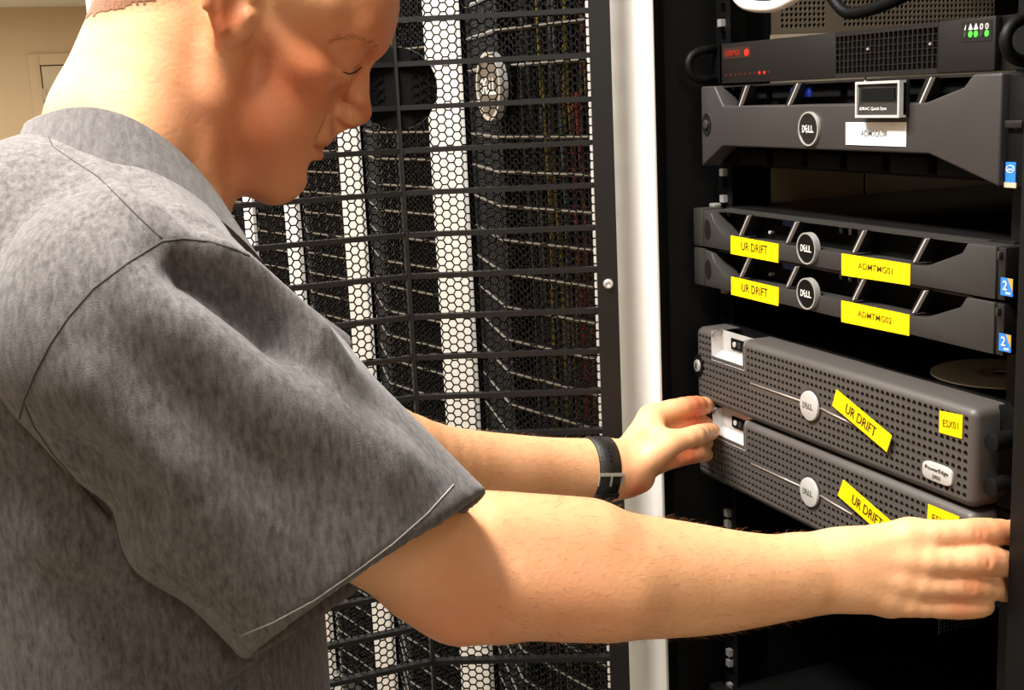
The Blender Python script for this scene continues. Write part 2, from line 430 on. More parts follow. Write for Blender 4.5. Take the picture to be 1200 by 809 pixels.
# mounting rails with square holes and cage nuts
for x0 in (0.0, .4826-.03):
    perf('mounting_rail', x0, .07, 1, 124, .03, U/3, .004, .003, .0066, 4, M['black'], rack, rot=math.pi/4)
    box('mounting_rail_flange', x0 if x0 == 0 else x0+.028, (x0+.002) if x0 == 0 else x0+.03, .006, .04, .07, 1.92, M['black'], rack)
for n_ in (11.5, 12.5, 12.83, 7.83, 7.17, -1.2, -1.5, 4.83, -3.2, -4.5, -5.2, -5.5, -6.2):
    box('cage_nut', .011, .019, -.001, .005, Z0+n_*U-.004, Z0+n_*U+.004, M['chrome'], rack)
# galvanised inner wall of the cabinet
zz = (Z0+7.0*U, Z0+11.0*U)
for (y0_, y1_) in ((.083, .213), (.217, .60)):
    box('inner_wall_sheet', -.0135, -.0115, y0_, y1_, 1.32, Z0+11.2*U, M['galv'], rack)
zt = Z0+11.2*U
perf('perforated_sheet', .083, zt, 52, 13, .0062, .0062, -.0115, -.002, .0024, 8, M['galv_shaded'], rack, axis='x', kind='stuff',
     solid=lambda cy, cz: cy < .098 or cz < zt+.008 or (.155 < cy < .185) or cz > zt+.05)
va = PL(1100, 748, 0, -.012); vb = PL(1156, 735, 0, -.012)
box('vent_light_plate', -.0138, -.0125, va[1], vb[1], va[2]-.0, va[2]+.09, M['white'], rack)  # white plate in place of light coming through the vent holes
perf('vent_mesh', va[1], va[2], 14, 16, (vb[1]-va[1])/14, .0056, -.0112, -.0008, .0025, 8, M['black2'], rack, axis='x', kind='stuff')

# open door
A = PL(718, 150, 1, -.112)
rz_open = math.radians(-103.5)
dmain = add_door(rack, (A[0]-.2, A[1]-.3, 0), rz_open, 'each')
q = PL(712, 326, 1, -.112)
V = []; n = 16
def lathe_local(prof, n=20):                                     # profile (radius, offset inward) at s = .011 on the door
    V = []; F = []
    for r_, o_ in prof:
        for k in range(n):
            a_ = 2*math.pi*k/n; s = .011+r_*math.cos(a_); b_ = door_pt(s, q[2]+r_*math.sin(a_), 0)
            V.append((b_[0]-N1[0]*(.022+o_), b_[1]-N1[1]*(.022+o_), b_[2]))
    for i in range(len(prof)-1):
        for k in range(n): F.append((i*n+k, i*n+(k+1) % n, (i+1)*n+(k+1) % n, (i+1)*n+k))
    F.append(tuple((len(prof)-1)*n+k for k in range(n)))
    return V, F
V, F = lathe_local([(.0058, 0), (.0058, .0015), (.0042, .004), (.0028, .0045), (.0026, .003)])
put('screw', raw_mesh('screw', V, F, M['chrome'], True), dmain)

# ------------------------------------------------------------------ servers
def XZ(pts, y): return [(lambda p: (p[0], p[2]))(PL(a, b, 1, y)) for a, b in pts]
def quad_label(name, pts, y, m, parent):
    return prism(name, XZ(pts, y), y, y+.0004, m, parent)
def slim_bar(name, p0, p1, y0, y1, w_, m, parent):
    (a, b), (c, d) = XZ([p0, p1], y0)
    return prism(name, [(a, b), (a+w_, b), (c+w_, d), (c, d)], y0, y1, m, parent)

# --- two 1U servers with yellow labels
def one_u(n, label, host):
    zb = Z0+n*U; dz_ = (n-6)*U                       # traced on the upper one, n = 6
    t = thing('rack_server', label, 'server', (.2413, .3, zb), 'slim rack servers with yellow labels')
    y = -.030
    def tr(pts): return [(a, b+dz_) for a, b in XZ(pts, y)]
    top, bot = zb+U-.0012, zb+.0012
    box('chassis', .022, .4606, .0, .70, zb+.001, zb+U-.001, M['chassis'], t, bevel=.001)
    up = tr([(824, 246), (833, 250), (837, 262), (849, 277), (857, 279), (913, 286), (1067, 310), (1084, 312.5), (1127, 297), (1134, 286.5), (1167.5, 289)])
    up[0] = (up[0][0], top-.001); up[-1] = (up[-1][0], top); up[-2] = (up[-2][0], top)
    poly = [(up[0][0], bot)] + up + [(up[-1][0], bot)]
    bez = prism('bezel', poly, y, -.010, M['gun2'], t, bevel=.0012)
    cap0 = tr([(813, 246)])[0][0]
    box('end_cap', cap0, up[0][0]-.0006, y-.001, -.004, bot, top, M['gun2'], t, bevel=.0015)
    lk = tr([(829.5, 269)])[0]
    cyl('lock_plate', lk, .006, y-.0008, y+.002, M['darkplastic'], t, rz=.011)
    # opening: bars, dark drive fronts
    box('drive_bay', up[0][0]+.004, up[-1][0]-.002, -.006, -.0005, zb+.003, top-.001, M['black2'], t)
    for p0, p1 in (((866, 273), (876, 252)), ((921, 281), (932, 259)), ((999, 292), (1011, 269)), ((1070, 303), (1084, 280))):
        (a, b), (c, d) = tr([p0, p1])
        d = top-.001
        prism('bezel_bar', [(a-.004, b-.004), (a, b-.004), (c, d), (c-.004, d)], y+.001, -.006, M['darkplastic'], t)
        prism('bar_silver_edge', [(a, b-.003), (a+.0018, b-.003), (c+.0018, d), (c, d)], y, y+.004, M['silver'], t)  # silver front edge of the slanted bar
    box('top_edge', up[1][0], up[-2][0], y+.008, -.004, top-.0018, top, M['gun2'], t)
    for i in range(4):
        a, b = tr([(964+11*i, 271+1.6*i)])[0]
        box('drive_carrier', a, a+.006, -.012, -.006, b-.004, b+.006, M['darkplastic'], t, bevel=.001)
    a, b = tr([(905, 264)])[0]; box('display_port', a-.012, a+.014, -.010, -.006, b-.003, b+.005, M['blue'], t, bevel=.001)
    a, b = tr([(876, 273)])[0]; cyl('power_button', (a+.012, b), .0018, -.011, -.006, M['silver'], t, n=12)
    # badge
    c = tr([(948.5, 291)])[0]
    cyl('badge', c, .0145, y-.0035, y+.003, M['black'], t); ring('badge_rim', c, .0155, .0014, y-.0042, y+.002, M['chrome'], t)
    dell_text('badge_lettering', c, y-.0038, .0066, M['whiteink'], t)
    # labels
    for pts, s, wd, hh in (([(857, 276), (913, 286), (912.5, 308), (857, 297.5)], 'UR DRIFT', .55, .011), ([(987, 297), (1067.5, 309.5), (1067, 334.5), (987, 322.5)], host, .5, .0072)):
        qd = tr(pts); yl = y-.0008
        l = prism('yellow_label', qd, yl, yl+.0006, M['yellow'], t)
        cx = sum(p[0] for p in qd)/4; cz = sum(p[1] for p in qd)/4; ww = qd[1][0]-qd[0][0]
        text('label_lettering', s, (cx+.001, cz+.001), yl-.0003, hh*.8, M['ink'] if s == 'UR DRIFT' else M['label_faint'], l, width=ww*wd, bold=.004)
    # right ear
    e0 = up[-1][0]+.001
    box('ear', e0, .4826, -.029, -.002, bot, top, M['darkplastic'], t, bevel=.0015)
    box('ear_latch', e0+.003, .4796, -.033, -.028, top-.010, top-.003, M['gun2'], t, bevel=.002)
    s0 = e0+.0045; zs = bot+.0045; ys = -.0296
    box('sticker', s0, s0+.013, ys, ys+.0008, zs, zs+.014, M['stickblue'], t)
    prism('sticker_corner', [(s0+.0075, zs+.014), (s0+.013, zs+.014), (s0+.013, zs+.004)], ys-.0003, ys+.0004, M['stickgold'], t)
    text('sticker_mark', '2', (s0+.005, zs+.0082), ys-.0005, .0075, M['whiteink'], t, bold=.01)
    box('sticker_line', s0+.006, s0+.011, ys-.0004, ys, zs+.0015, zs+.003, M['whiteink'], t)
    if n == 6: box('screw_tab', .006, .016, -.012, -.002, top, top+.004, M['chrome'], t, bevel=.0008)
    return t
M['label_faint'] = mat('faded_ink', (96, 78, 8), .9, spec=.1)
one_u(6, 'slim grey server with yellow UR DRIFT and ADMTMG01 labels', 'ADMTMG01')
one_u(5, 'slim grey server with yellow UR DRIFT and ADMTMG02 labels', 'ADMTMG02')

# --- 2U server with bow-tie bezel and white label
def bowtie():
    zb = Z0+8*U
    t = thing('rack_server', 'grey bow-tie fronted server with a white ADMSQL08 label', 'server', (.2413, .3, zb))
    y = -.030
    box('chassis', .022, .4606, 0, .70, zb+.001, zb+2*U-.001, M['chassis'], t, bevel=.001)
    tp, bt = zb+2*U-.001, zb+.001
    up = XZ([(821, 100), (837, 100), (847, 122.5), (1004, 122.8), (1084.5, 121.5), (1129, 102), (1140, 88), (1174, 85)], y)
    dn = XZ([(1170, 214), (1088, 180.5), (847, 171.5), (822, 192)], y)
    for i in (0, 1, 6, 7): up[i] = (up[i][0], tp)
    dn[0] = (up[7][0], bt); dn[3] = (up[0][0], bt)
    zt_ = sum(up[i][1] for i in (2, 3, 4))/3; zl = (dn[1][1]+dn[2][1])/2
    for i in (2, 3, 4): up[i] = (up[i][0], zt_)
    dn[1] = (dn[1][0], zl); dn[2] = (dn[2][0], zl)
    prism('bezel', up+dn, y, -.008, M['gun'], t, bevel=.0022, seg=3)
    box('drive_bay', up[0][0]+.006, up[7][0]-.002, -.005, -.0005, bt+.001, tp-.001, M['black2'], t)
    box('top_edge', up[1][0], up[6][0], y+.010, -.004, tp-.002, tp, M['darkplastic'], t)
    for p0, p1 in (((864, 121), (873, 100)), ((921, 119), (933, 97)), ((1003, 122), (1012, 95)), ((1075, 117), (1089, 93))):
        (a, b), (c, d) = XZ([p0, p1], y)
        b = zt_-.002; d = tp-.001
        prism('bezel_bar', [(a-.006, b), (a, b), (c, d), (c-.006, d)], y+.002, -.006, M['darkplastic'], t)
        prism('bar_silver_edge', [(a, b), (a+.0018, b), (c+.0018, d), (c, d)], y+.001, y+.005, M['silver'], t)  # slim silver edge on the dark bar
    a, b = XZ([(902, 111)], y)[0]
    a, b = a+.03, b
    box('display_port', a-.016, a+.018, -.016, -.005, b-.004, b+.007, M['blue'], t, bevel=.0015)
    for i in range(6):
        xx = up[0][0]+.05+.062*i
        box('drive_carrier', xx, xx+.052, -.013, -.005, bt+.004, zl-.004, M['black2'], t, bevel=.002)
        box('drive_carrier', xx, xx+.052, -.013, -.005, zt_+.006, tp-.006, M['black2'], t, bevel=.002)
    lk = XZ([(828.5, 146)], y)[0]
    cyl('lock_plate', lk, .009, y-.001, y+.002, M['darkplastic'], t, rz=.012); cyl('lock', lk, .005, y-.003, y, M['gun2'], t, n=20, bevel=.001)
    c = XZ([(949.5, 151)], y)[0]
    cyl('badge', c, .0150, y-.002, y+.003, M['darkplastic'], t); ring('badge_rim', c, .0162, .0015, y-.0028, y+.002, M['chrome'], t)
    dell_text('badge_lettering', c, y-.0025, .0068, M['whiteink'], t)
    l = quad_label('white_label', [(991, 143.5), (1062, 143.3), (1061.5, 172), (991, 169.5)], y-.0008, M['paper'], t)
    c = XZ([(1025, 157)], y)[0]
    text('label_lettering', 'ADMSQL08', c, y-.0012, .0062, M['greyink'], l, width=.036, bold=.006)
    # hinged tag with a small window
    yy = y-.010
    p = XZ([(1003.5, 96.5), (1056, 93.5), (1054, 139), (1003.5, 137)], yy)
    x0, x1 = p[0][0], (p[1][0]+p[2][0])/2; z0, z1 = (p[2][1]+p[3][1])/2, (p[0][1]+p[1][1])/2
    fr = prism('tag_body', [(x0, z0), (x1, z0), (x1, z1), (x0, z1)], yy+.0012, y+.001, M['darkplastic'], t, bevel=.002)
    bm = bmesh.new(); f_ = .0022
    for q_ in ((x0, x1, z1-f_, z1), (x0, x1, z0, z0+f_), (x0, x0+f_, z0+f_, z1-f_), (x1-f_, x1, z0+f_, z1-f_)): bm_box(bm, q_[0], q_[1], yy-.0012, yy+.006, q_[2], q_[3])
    from_bm('tag_frame', bm, M['silver'], t)
    box('tag_window', x0+.007, x1-.008, yy+.0002, yy+.0014, z0+(z1-z0)*.48, z1-.006, M['black2'], t)
    box('tag_panel', x0+f_, x1-f_, yy+.0004, yy+.0013, z0+f_, z0+(z1-z0)*.4, M['gun2'], t)
    text('tag_lettering', 'iDRAC Quick Sync', (x0+(x1-x0)*.40, z0+(z1-z0)*.24), yy-.0003, .0034, M['whiteink'], t, width=(x1-x0)*.62, bold=.01)
    # right ear
    e0 = up[7][0]+.001
    box('ear', e0, .4956, -.024, -.002, bt, tp, M['black'], t, bevel=.0015)
    box('ear_latch', e0+.001, .4936, -.028, -.022, zb+.046, zb+.052, M['darkplastic'], t, bevel=.001)
    s0 = PL(1178.5, 200, 1, -.0245)[0]; s1 = PL(1190.5, 200, 1, -.0245)[0]; zs1 = PL(1184, 190, 1, -.0245)[2]; zs0 = PL(1184, 214, 1, -.0245)[2]
    box('sticker', s0, s1, -.0248, -.0240, zs0, zs1, M['stickblue'], t)
    ring('sticker_swirl', ((s0+s1)/2, zs0+(zs1-zs0)*.66), (s1-s0)*.42, .0005, -.0252, -.0247, M['whiteink'], t, rz=(s1-s0)*.28, n=24)
    text('sticker_mark', 'intel', ((s0+s1)/2, zs0+(zs1-zs0)*.66), -.0253, (s1-s0)*.22, M['whiteink'], t)
    box('sticker_foot', s0-.001, s1+.001, -.0249, -.0240, zs0-.004, zs0, M['galv'], t)
    return t
bowtie()

# --- 1U appliance with dark faceplate and loop handles
def appliance():
    zb = Z0+10*U+.001; zt_ = Z0+11*U-.001
    t = thing('rack_server', 'dark brown flat-faced server with loop handles and green status lights', 'server', (.2413, .3, zb))
    y = -.004
    xl = PL(843, 70, 1, y)[0]; xr = PL(1166, 50, 1, y)[0]
    box('chassis', .022, .4606, .003, .60, zb, zt_, M['chassis'], t)
    gx0 = PL(979, 60, 1, y)[0]; gx1 = PL(1099, 50, 1, y)[0]
    nx = 22; px_ = (gx1-gx0)/nx; nz = 6; gz0 = zb+.004; pz_ = (zt_-.004-gz0)/nz
    box('faceplate', xl, gx0, y, .002, zb, zt_, M['faceplate'], t, bevel=.0008)
    box('faceplate', gx1, xr, y, .002, zb, zt_, M['faceplate'], t, bevel=.0008)
    box('grille_rim', gx0, gx1, y, .002, zb, gz0, M['faceplate'], t); box('grille_rim', gx0, gx1, y, .002, zt_-.004, zt_, M['faceplate'], t)
    box('grille_backing', gx0, gx1, .0022, .0029, zb, zt_, M['black2'], t)
    perf('square_grille', gx0, gz0, nx, nz, px_, pz_, y, .0025, px_*.56, 4, M['faceplate'], t, rot=math.pi/4, kind='stuff')
    for i in (7, 20):
        cx = gx0+(i+.5)*px_; cyl('grille_screw', (cx, gz0+pz_*3.6), .0012, y-.0004, y+.002, M['chrome'], t, n=8)
    c = XZ([(861, 62)], y)[0]
    box('logo_plate', xl+.008, XZ([(880, 62)], y)[0][0], y-.0004, y+.001, c[1]-.006, c[1]+.006, mat('logo_plate', (48, 30, 22), .5), t)
    text('logo_lettering', 'SUPERMICR', (c[0]-.004, c[1]), y-.0008, .0058, M['redink'], t, width=.030, bold=.01)
    c2 = XZ([(875.5, 61.5)], y)[0]; cyl('logo_dot', c2, .0035, y-.0012, y+.001, M['redled'], t, n=20)
    for i in range(10):
        c = XZ([(851+5.6*i, 88.5-.45*i)], y)[0]
        cyl('status_light', c, .0016, y-.0005, y+.001, M['redled'] if i in (7, 8) else M['redoff'], t, n=10)
    pnl = XZ([(1127, 26), (1163, 23), (1163, 47), (1127, 50)], y)
    box('indicator_panel', pnl[0][0], pnl[1][0], y-.0004, y+.001, pnl[2][1], pnl[0][1], M['darkplastic'], t)
    for i in range(5):
        c = XZ([(1131.5+6.4*i, 40.5-.4*i)], y)[0]
        cyl('indicator_light', c, .0021, y-.0010, y+.0005, M['greenled'] if i in (1, 2, 4) else M['gun2'], t, n=14, rz=.0025)
        c = (c[0], c[1]+.0055)
        if i in (1, 2): prism('indicator_symbol', [(c[0]-.0024, c[1]-.002), (c[0]+.0024, c[1]-.002), (c[0], c[1]+.003)], y-.0008, y-.0003, M['whiteink'], t)
        elif i == 0: prism('indicator_symbol', [(c[0]-.001, c[1]-.002), (c[0]+.0003, c[1]-.002), (c[0]+.0012, c[1]+.0025)], y-.0008, y-.0003, M['whiteink'], t)
        else: ring('indicator_symbol', c, .0017, .0006, y-.0008, y-.0003, M['whiteink'], t, n=12, rz=.0024)
    for x_ in (.012, .486):
        box('ear', min(x_-.012, .4586), min(x_+.012, .4826), -.004, .002, zb, zt_, M['black'], t)
        pts = []
        for q_ in range(13):
            a_ = math.pi*q_/12; pts.append((x_, -.005-.034*math.sin(a_)**.6, zb+.0214+.0165*math.cos(a_)))
        tube('handle', pts, .0048, M['black'], t, n=12)
    return t
M['redoff'] = mat('unlit_red_led', (70, 22, 16), .5)
appliance()

# --- two 2U servers with perforated bezels
def perforated(n, label, host, sticker, tagq):
    zb = Z0+n*U; dz_ = (n-2)*U
    t = thing('rack_server', label, 'server', (.2413, .3, zb), 'thick servers with perforated fronts')
    y = -.036; x0, x1 = .0126, .462; z0, z1 = zb+.0015, zb+2*U-.0015
    def tr(pts, yy=y): return [(a, b+dz_) for a, b in XZ(pts, yy)]
    box('chassis', .022, .4606, .002, .70, zb+.001, zb+2*U-.001, M['chassis'], t, bevel=.001)
    pk = tr([(836, 410), (873, 440)]); pk0, pk1 = pk[0][0]+.0, pk[1][0]-.004; pkz = z1-.030
    # shell: rounded outline, four loops from back to front
    def outline(inset, rad):
        pts = []
        cs = [(x1, z1, 0), (x0, z1, 1), (x0, z0, 2), (x1, z0, 3)]
        for cx, cz, qd in cs:
            sx, sz = (1, 1) if qd == 0 else (-1, 1) if qd == 1 else (-1, -1) if qd == 2 else (1, -1)
            for k in range(5):
                a_ = math.pi/2*qd + math.pi/2*k/4
                pts.append((cx-sx*(inset+rad)+rad*math.cos(a_), cz-sz*(inset+rad)+rad*math.sin(a_)))
            if qd == 0: pts += [(pk1, z1-inset), (pk0, z1-inset)]
        return pts
    loops = [(0, .008, -.001), (0, .008, y+.007), (.0016, .0065, y+.0028), (.0045, .004, y+.0006), (.0065, .0012, y)]
    V = []; F = []; m_ = None
    for ins, rad, yy in loops:
        o_ = outline(ins, rad); m_ = len(o_); V += [(a, yy, b) for a, b in o_]
    for i in range(len(loops)-1):
        for k in range(m_):
            if k == 5: continue                          # the grip pocket opens through the top edge
            F.append((i*m_+k, (i+1)*m_+k, (i+1)*m_+(k+1) % m_, i*m_+(k+1) % m_))
    shell = mesh('bezel', V, F, M['metgrey'], t, smooth=True); shell.data.set_sharp_from_angle(angle=1.2)
    ix0, ix1, iz0, iz1 = x0+.0065, x1-.0065, z0+.0065, z1-.0065
    NX, NZ = 61, 10; cx_, cz_ = (ix1-ix0)/NX, (iz1-iz0)/NZ
    bc = tr([(950.5, 475.5)])[0]; gl = tr([(880, 450)])[0][0]; gr_ = tr([(1000, 500)])[0][0]
    plate = tr([(1083, 546), (1118, 561)]); pxa, pxb = plate[0][0], plate[1][0]
    plc = tr([(1100, 554.5)])[0]; lock = tr([(820.5, 429)], y)[0]; lock = (x0+.006, lock[1])
    def solid(a, b):
        if (a-bc[0])**2+(b-bc[1])**2 < .0195**2: return True
        if gl-.002 < a < gr_ and abs(b-bc[1]-.001) < .0045: return True
        if a < x0+.017 and abs(b-lock[1]) < .012: return True
        if n == 2 and pxa-.003 < a < pxb+.002 and abs(b-plc[1]) < .0085: return True
        if pk0-.006 < a < pk1+.005 and b > pkz-.005: return True
        return False
    def skip(a, b): return pk0-.001 < a < pk1+.001 and b > pkz
    perf('perforated_front', ix0, iz0, NX, NZ, cx_, cz_, y, .006, .0026, 8, M['metgrey'], t, solid=solid, rot=math.pi/8, skip=skip, kind='stuff')
    box('bezel_back', x0+.004, x1-.004, y+.012, -.0015, z0+.004, pkz-.004, M['black2'], t)
    box('bezel_back', pk1+.004, x1-.004, y+.012, -.0015, pkz-.004, z1-.004, M['black2'], t)
    # grip pocket
    yb = y+.013
    bx0, bx1 = pk0-.0035, pk1+.0035
    V = [(bx0, y-.0004, pkz-.003), (bx1, y-.0004, pkz-.003), (bx1, yb, pkz+.007), (bx0, yb, pkz+.007),
         (bx0, y-.0004, z1+.0002), (bx1, y-.0004, z1+.0002), (bx1, yb, z1+.0002), (bx0, yb, z1+.0002)]
    F = [(0, 1, 2, 3), (3, 2, 6, 7), (0, 3, 7, 4), (1, 5, 6, 2)]
    pc = mesh('grip_pocket', V, F, M['silver'], t)
    bx = .5*(bx0+bx1)
    pb = box('port_recess', bx-.012, bx1-.014, yb-.0015, yb+.001, z1-.018, z1-.006, M['black2'], pc)
    cyl('port', (bx-.004, z1-.012), .003, yb-.0028, yb, M['silver'], pc, n=14); box('port_slot', bx+.003, bx+.008, yb-.0026, yb, z1-.0155, z1-.0085, M['gun2'], pc, bevel=.0006)
    # lock
    cyl('lock_collar', lock, .0105, y-.0012, y+.004, M['black2'], t, rz=.0125); lo_ = cyl('lock', (lock[0]+.0005, lock[1]), .0062, y-.0035, y, M['chrome'], t, rz=.0072, bevel=.0012)
    box('keyhole', lock[0]-.0008, lock[0]+.0012, y-.0039, y-.003, lock[1]-.0035, lock[1]+.0035, M['black2'], lo_)
    # groove line and badge
    tube('trim_line', [(gl, y-.0004, bc[1]+.001), (bc[0]-.016, y-.0004, bc[1]+.001)], .0011, M['silver_dull'], t, n=6)
    tube('trim_line', [(bc[0]+.016, y-.0004, bc[1]+.001), (bc[0]+.03, y-.0004, bc[1]-.0006), (gr_, y-.0004, bc[1]-.0035)], .0011, M['silver_dull'], t, n=6)
    cyl('badge', bc, .0150, y-.0035, y+.002, M['silver'], t, bevel=.0012); ring('badge_rim', bc, .0168, .0016, y-.0012, y+.002, M['gun2'], t)
    dell_text('badge_lettering', bc, y-.0039, .0062, M['greyink'], t)
    if n == 2:
        hw = (pxb-pxa)/2; pp = []
        for k in range(24):
            a_ = 2*math.pi*k/24; ca, sa = math.cos(a_), math.sin(a_)
            pp.append((plc[0]+math.copysign(abs(ca)**.45, ca)*hw, plc[1]+math.copysign(abs(sa)**.6, sa)*.0082))
        pl_ = prism('name_plate', pp, y-.0022, y+.001, M['silver'], t, bevel=.0006)
        text('name_lettering', 'PowerEdge', (plc[0], plc[1]+.0022), y-.0026, .0046, M['ink'], pl_, width=hw*1.55, bold=.012)
        text('name_lettering', '2950', (plc[0], plc[1]-.0038), y-.0026, .0034, M['ink'], pl_, width=hw*.55, bold=.012)
    # labels
    for pts, s, hh, wd in ((sticker, 'UR DRIFT', .0098, .54), (tagq, host, .0062, .66)):
        yl = y-.0009 if s == host else y-.0045
        qd = XZ(pts, yl); l = prism('yellow_label', qd, yl, yl+.0005, M['yellow'], t)
        ang = math.atan2(qd[1][1]-qd[0][1], qd[1][0]-qd[0][0]); ww = math.hypot(qd[1][1]-qd[0][1], qd[1][0]-qd[0][0])
        text('label_lettering', s, (sum(p_[0] for p_ in qd)/4, sum(p_[1] for p_ in qd)/4), yl-.0004, hh, M['ink'] if s == 'UR DRIFT' else M['label_faint'], l, ang=ang, width=ww*wd, bold=.004)
    # right ear and thumb screw
    box('ear', x1-.002, .4826, -.010, -.001, z0, z1, M['black'], t)
    for zz_ in (z0+.022, z0+.060):
        cyl('thumb_screw', (.4735, zz_), .0085, -.030, -.008, M['black'], t, n=24, bevel=.002)
    return t
M['silver_dull'] = mat('dull_silver', (150, 140, 130), .4, metal=.4)
S1 = [(980, 456.5), (1045, 511), (1039, 530), (975, 475.5)]; T1 = [(1101, 481.5), (1128, 487), (1127, 514.5), (1100.5, 507)]
perforated(2, 'grey perforated-front server with tilted UR DRIFT strip and yellow ESX01 tag', 'ESX01', S1, T1)
S2 = [(988, 562.5), (1053, 619), (1046, 638), (981.5, 581)]; T2 = [(1087.5, 591), (1124, 606), (1122, 632), (1086, 616)]
perforated(0, 'grey perforated-front server gripped by both hands, below the ESX01 server', 'ESX02', S2, T2)

# --- what else stands in the rack
t = thing('rack_server', 'black server low in the rack below the empty bay', 'server', (.2413, .3, Z0-8.5*U))
zl = PL(1000, 905, 1, .01)[2]
box('chassis', .022, .4606, .0, .70, zl-2*U, zl, M['black2'], t, bevel=.002)
box('faceplate', .0, .4826, -.02, -.001, zl-2*U, zl-.002, M['darkplastic'], t, bevel=.003)
for x_ in (.03, .45): tube('handle', [(x_, -.02-.03*math.sin(math.pi*k/8), zl-U+.03*math.cos(math.pi*k/8)) for k in range(9)], .004, M['black'], t)
t = thing('network_device', 'dark brown vented device on the upper rack level under the white cable', 'network device', (.3, .3, Z0+12.3*U))
zc = Z0+12.1*U
box('casing', .12, .45, .10, .62, zc, zc+.06, mat('brown_casing', (58, 50, 40), .5), t, bevel=.003)
pa = PL(1136, 16, 1, .095); pb = PL(1188, 8, 1, .095)
perf('vent_grille', pa[0], zc+.004, 18, 8, (pb[0]-pa[0])/18, .0062, .098, .001, .0022, 8, mat('copper_mesh', (135, 104, 74), .5, metal=.3), t, kind='stuff')
box('side_bracket', .06, .12, .12, .5, zc+.012, zc+.03, M['galv'], t, bevel=.002)
c0 = [PL(a, b, 1, -.02) for a, b in ((856, -30), (863, -6), (874, 5), (890, 8), (908, 7), (925, 0), (945, -14), (960, -40))]
def smooth_path(pts, n=6):
    out = []
    for i in range(len(pts)-1):
        p0, p1, p2, p3 = pts[max(i-1, 0)], pts[i], pts[i+1], pts[min(i+2, len(pts)-1)]
        for k in range(n):
            s = k/n; out.append(.5*((2*p1)+(-p0+p2)*s+(2*p0-5*p1+4*p2-p3)*s*s+(-p0+3*p1-3*p2+p3)*s**3))
    return out+[pts[-1]]
o = tube('power_cable', smooth_path(c0), .0058, M['cablewhite'], None, tuple(c0[3]), n=12)
tag(o, 'thick white cable looping down at the top of the open rack', 'cable')
c0 = [PL(a, b, 1, .05) for a, b in ((1120, -40), (1060, -5), (1010, 14), (985, 10), (960, -30))]
o = tube('patch_cable', smooth_path(c0), .006, M['black'], None, tuple(c0[2]), n=10)
tag(o, 'black cable sagging above the flat-faced server', 'cable')
# disc lying on the upper perforated server
ctr = (PL(1172, 437, 2, Z0+4*U)+0)[:2]; zd = Z0+4*U-.001; V = []; F = []; n = 64
for r_, z_ in ((.0075, 0), (.06, 0), (.06, .0012), (.0075, .0012)):
    for k in range(n): V.append((ctr[0]+r_*math.cos(2*math.pi*k/n), ctr[1]+r_*math.sin(2*math.pi*k/n), zd+z_))
for i in range(4):
    for k in range(n): F.append((i*n+k, i*n+(k+1) % n, ((i+1) % 4)*n+(k+1) % n, ((i+1) % 4)*n+k))
t = thing('compact_disc', 'silver compact disc lying on top of the ESX01 server', 'disc', (ctr[0], ctr[1], zd))
mesh('disc', V, F, M['disc'], t)
V = []; F = []
for r_ in (.0080, .020):
    for k in range(n): V.append((ctr[0]+r_*math.cos(2*math.pi*k/n), ctr[1]+r_*math.sin(2*math.pi*k/n), zd+.0014))
for k in range(n): F.append((k, (k+1) % n, n+(k+1) % n, n+k))
mesh('hub_ring', V, F, M['galv'], t)

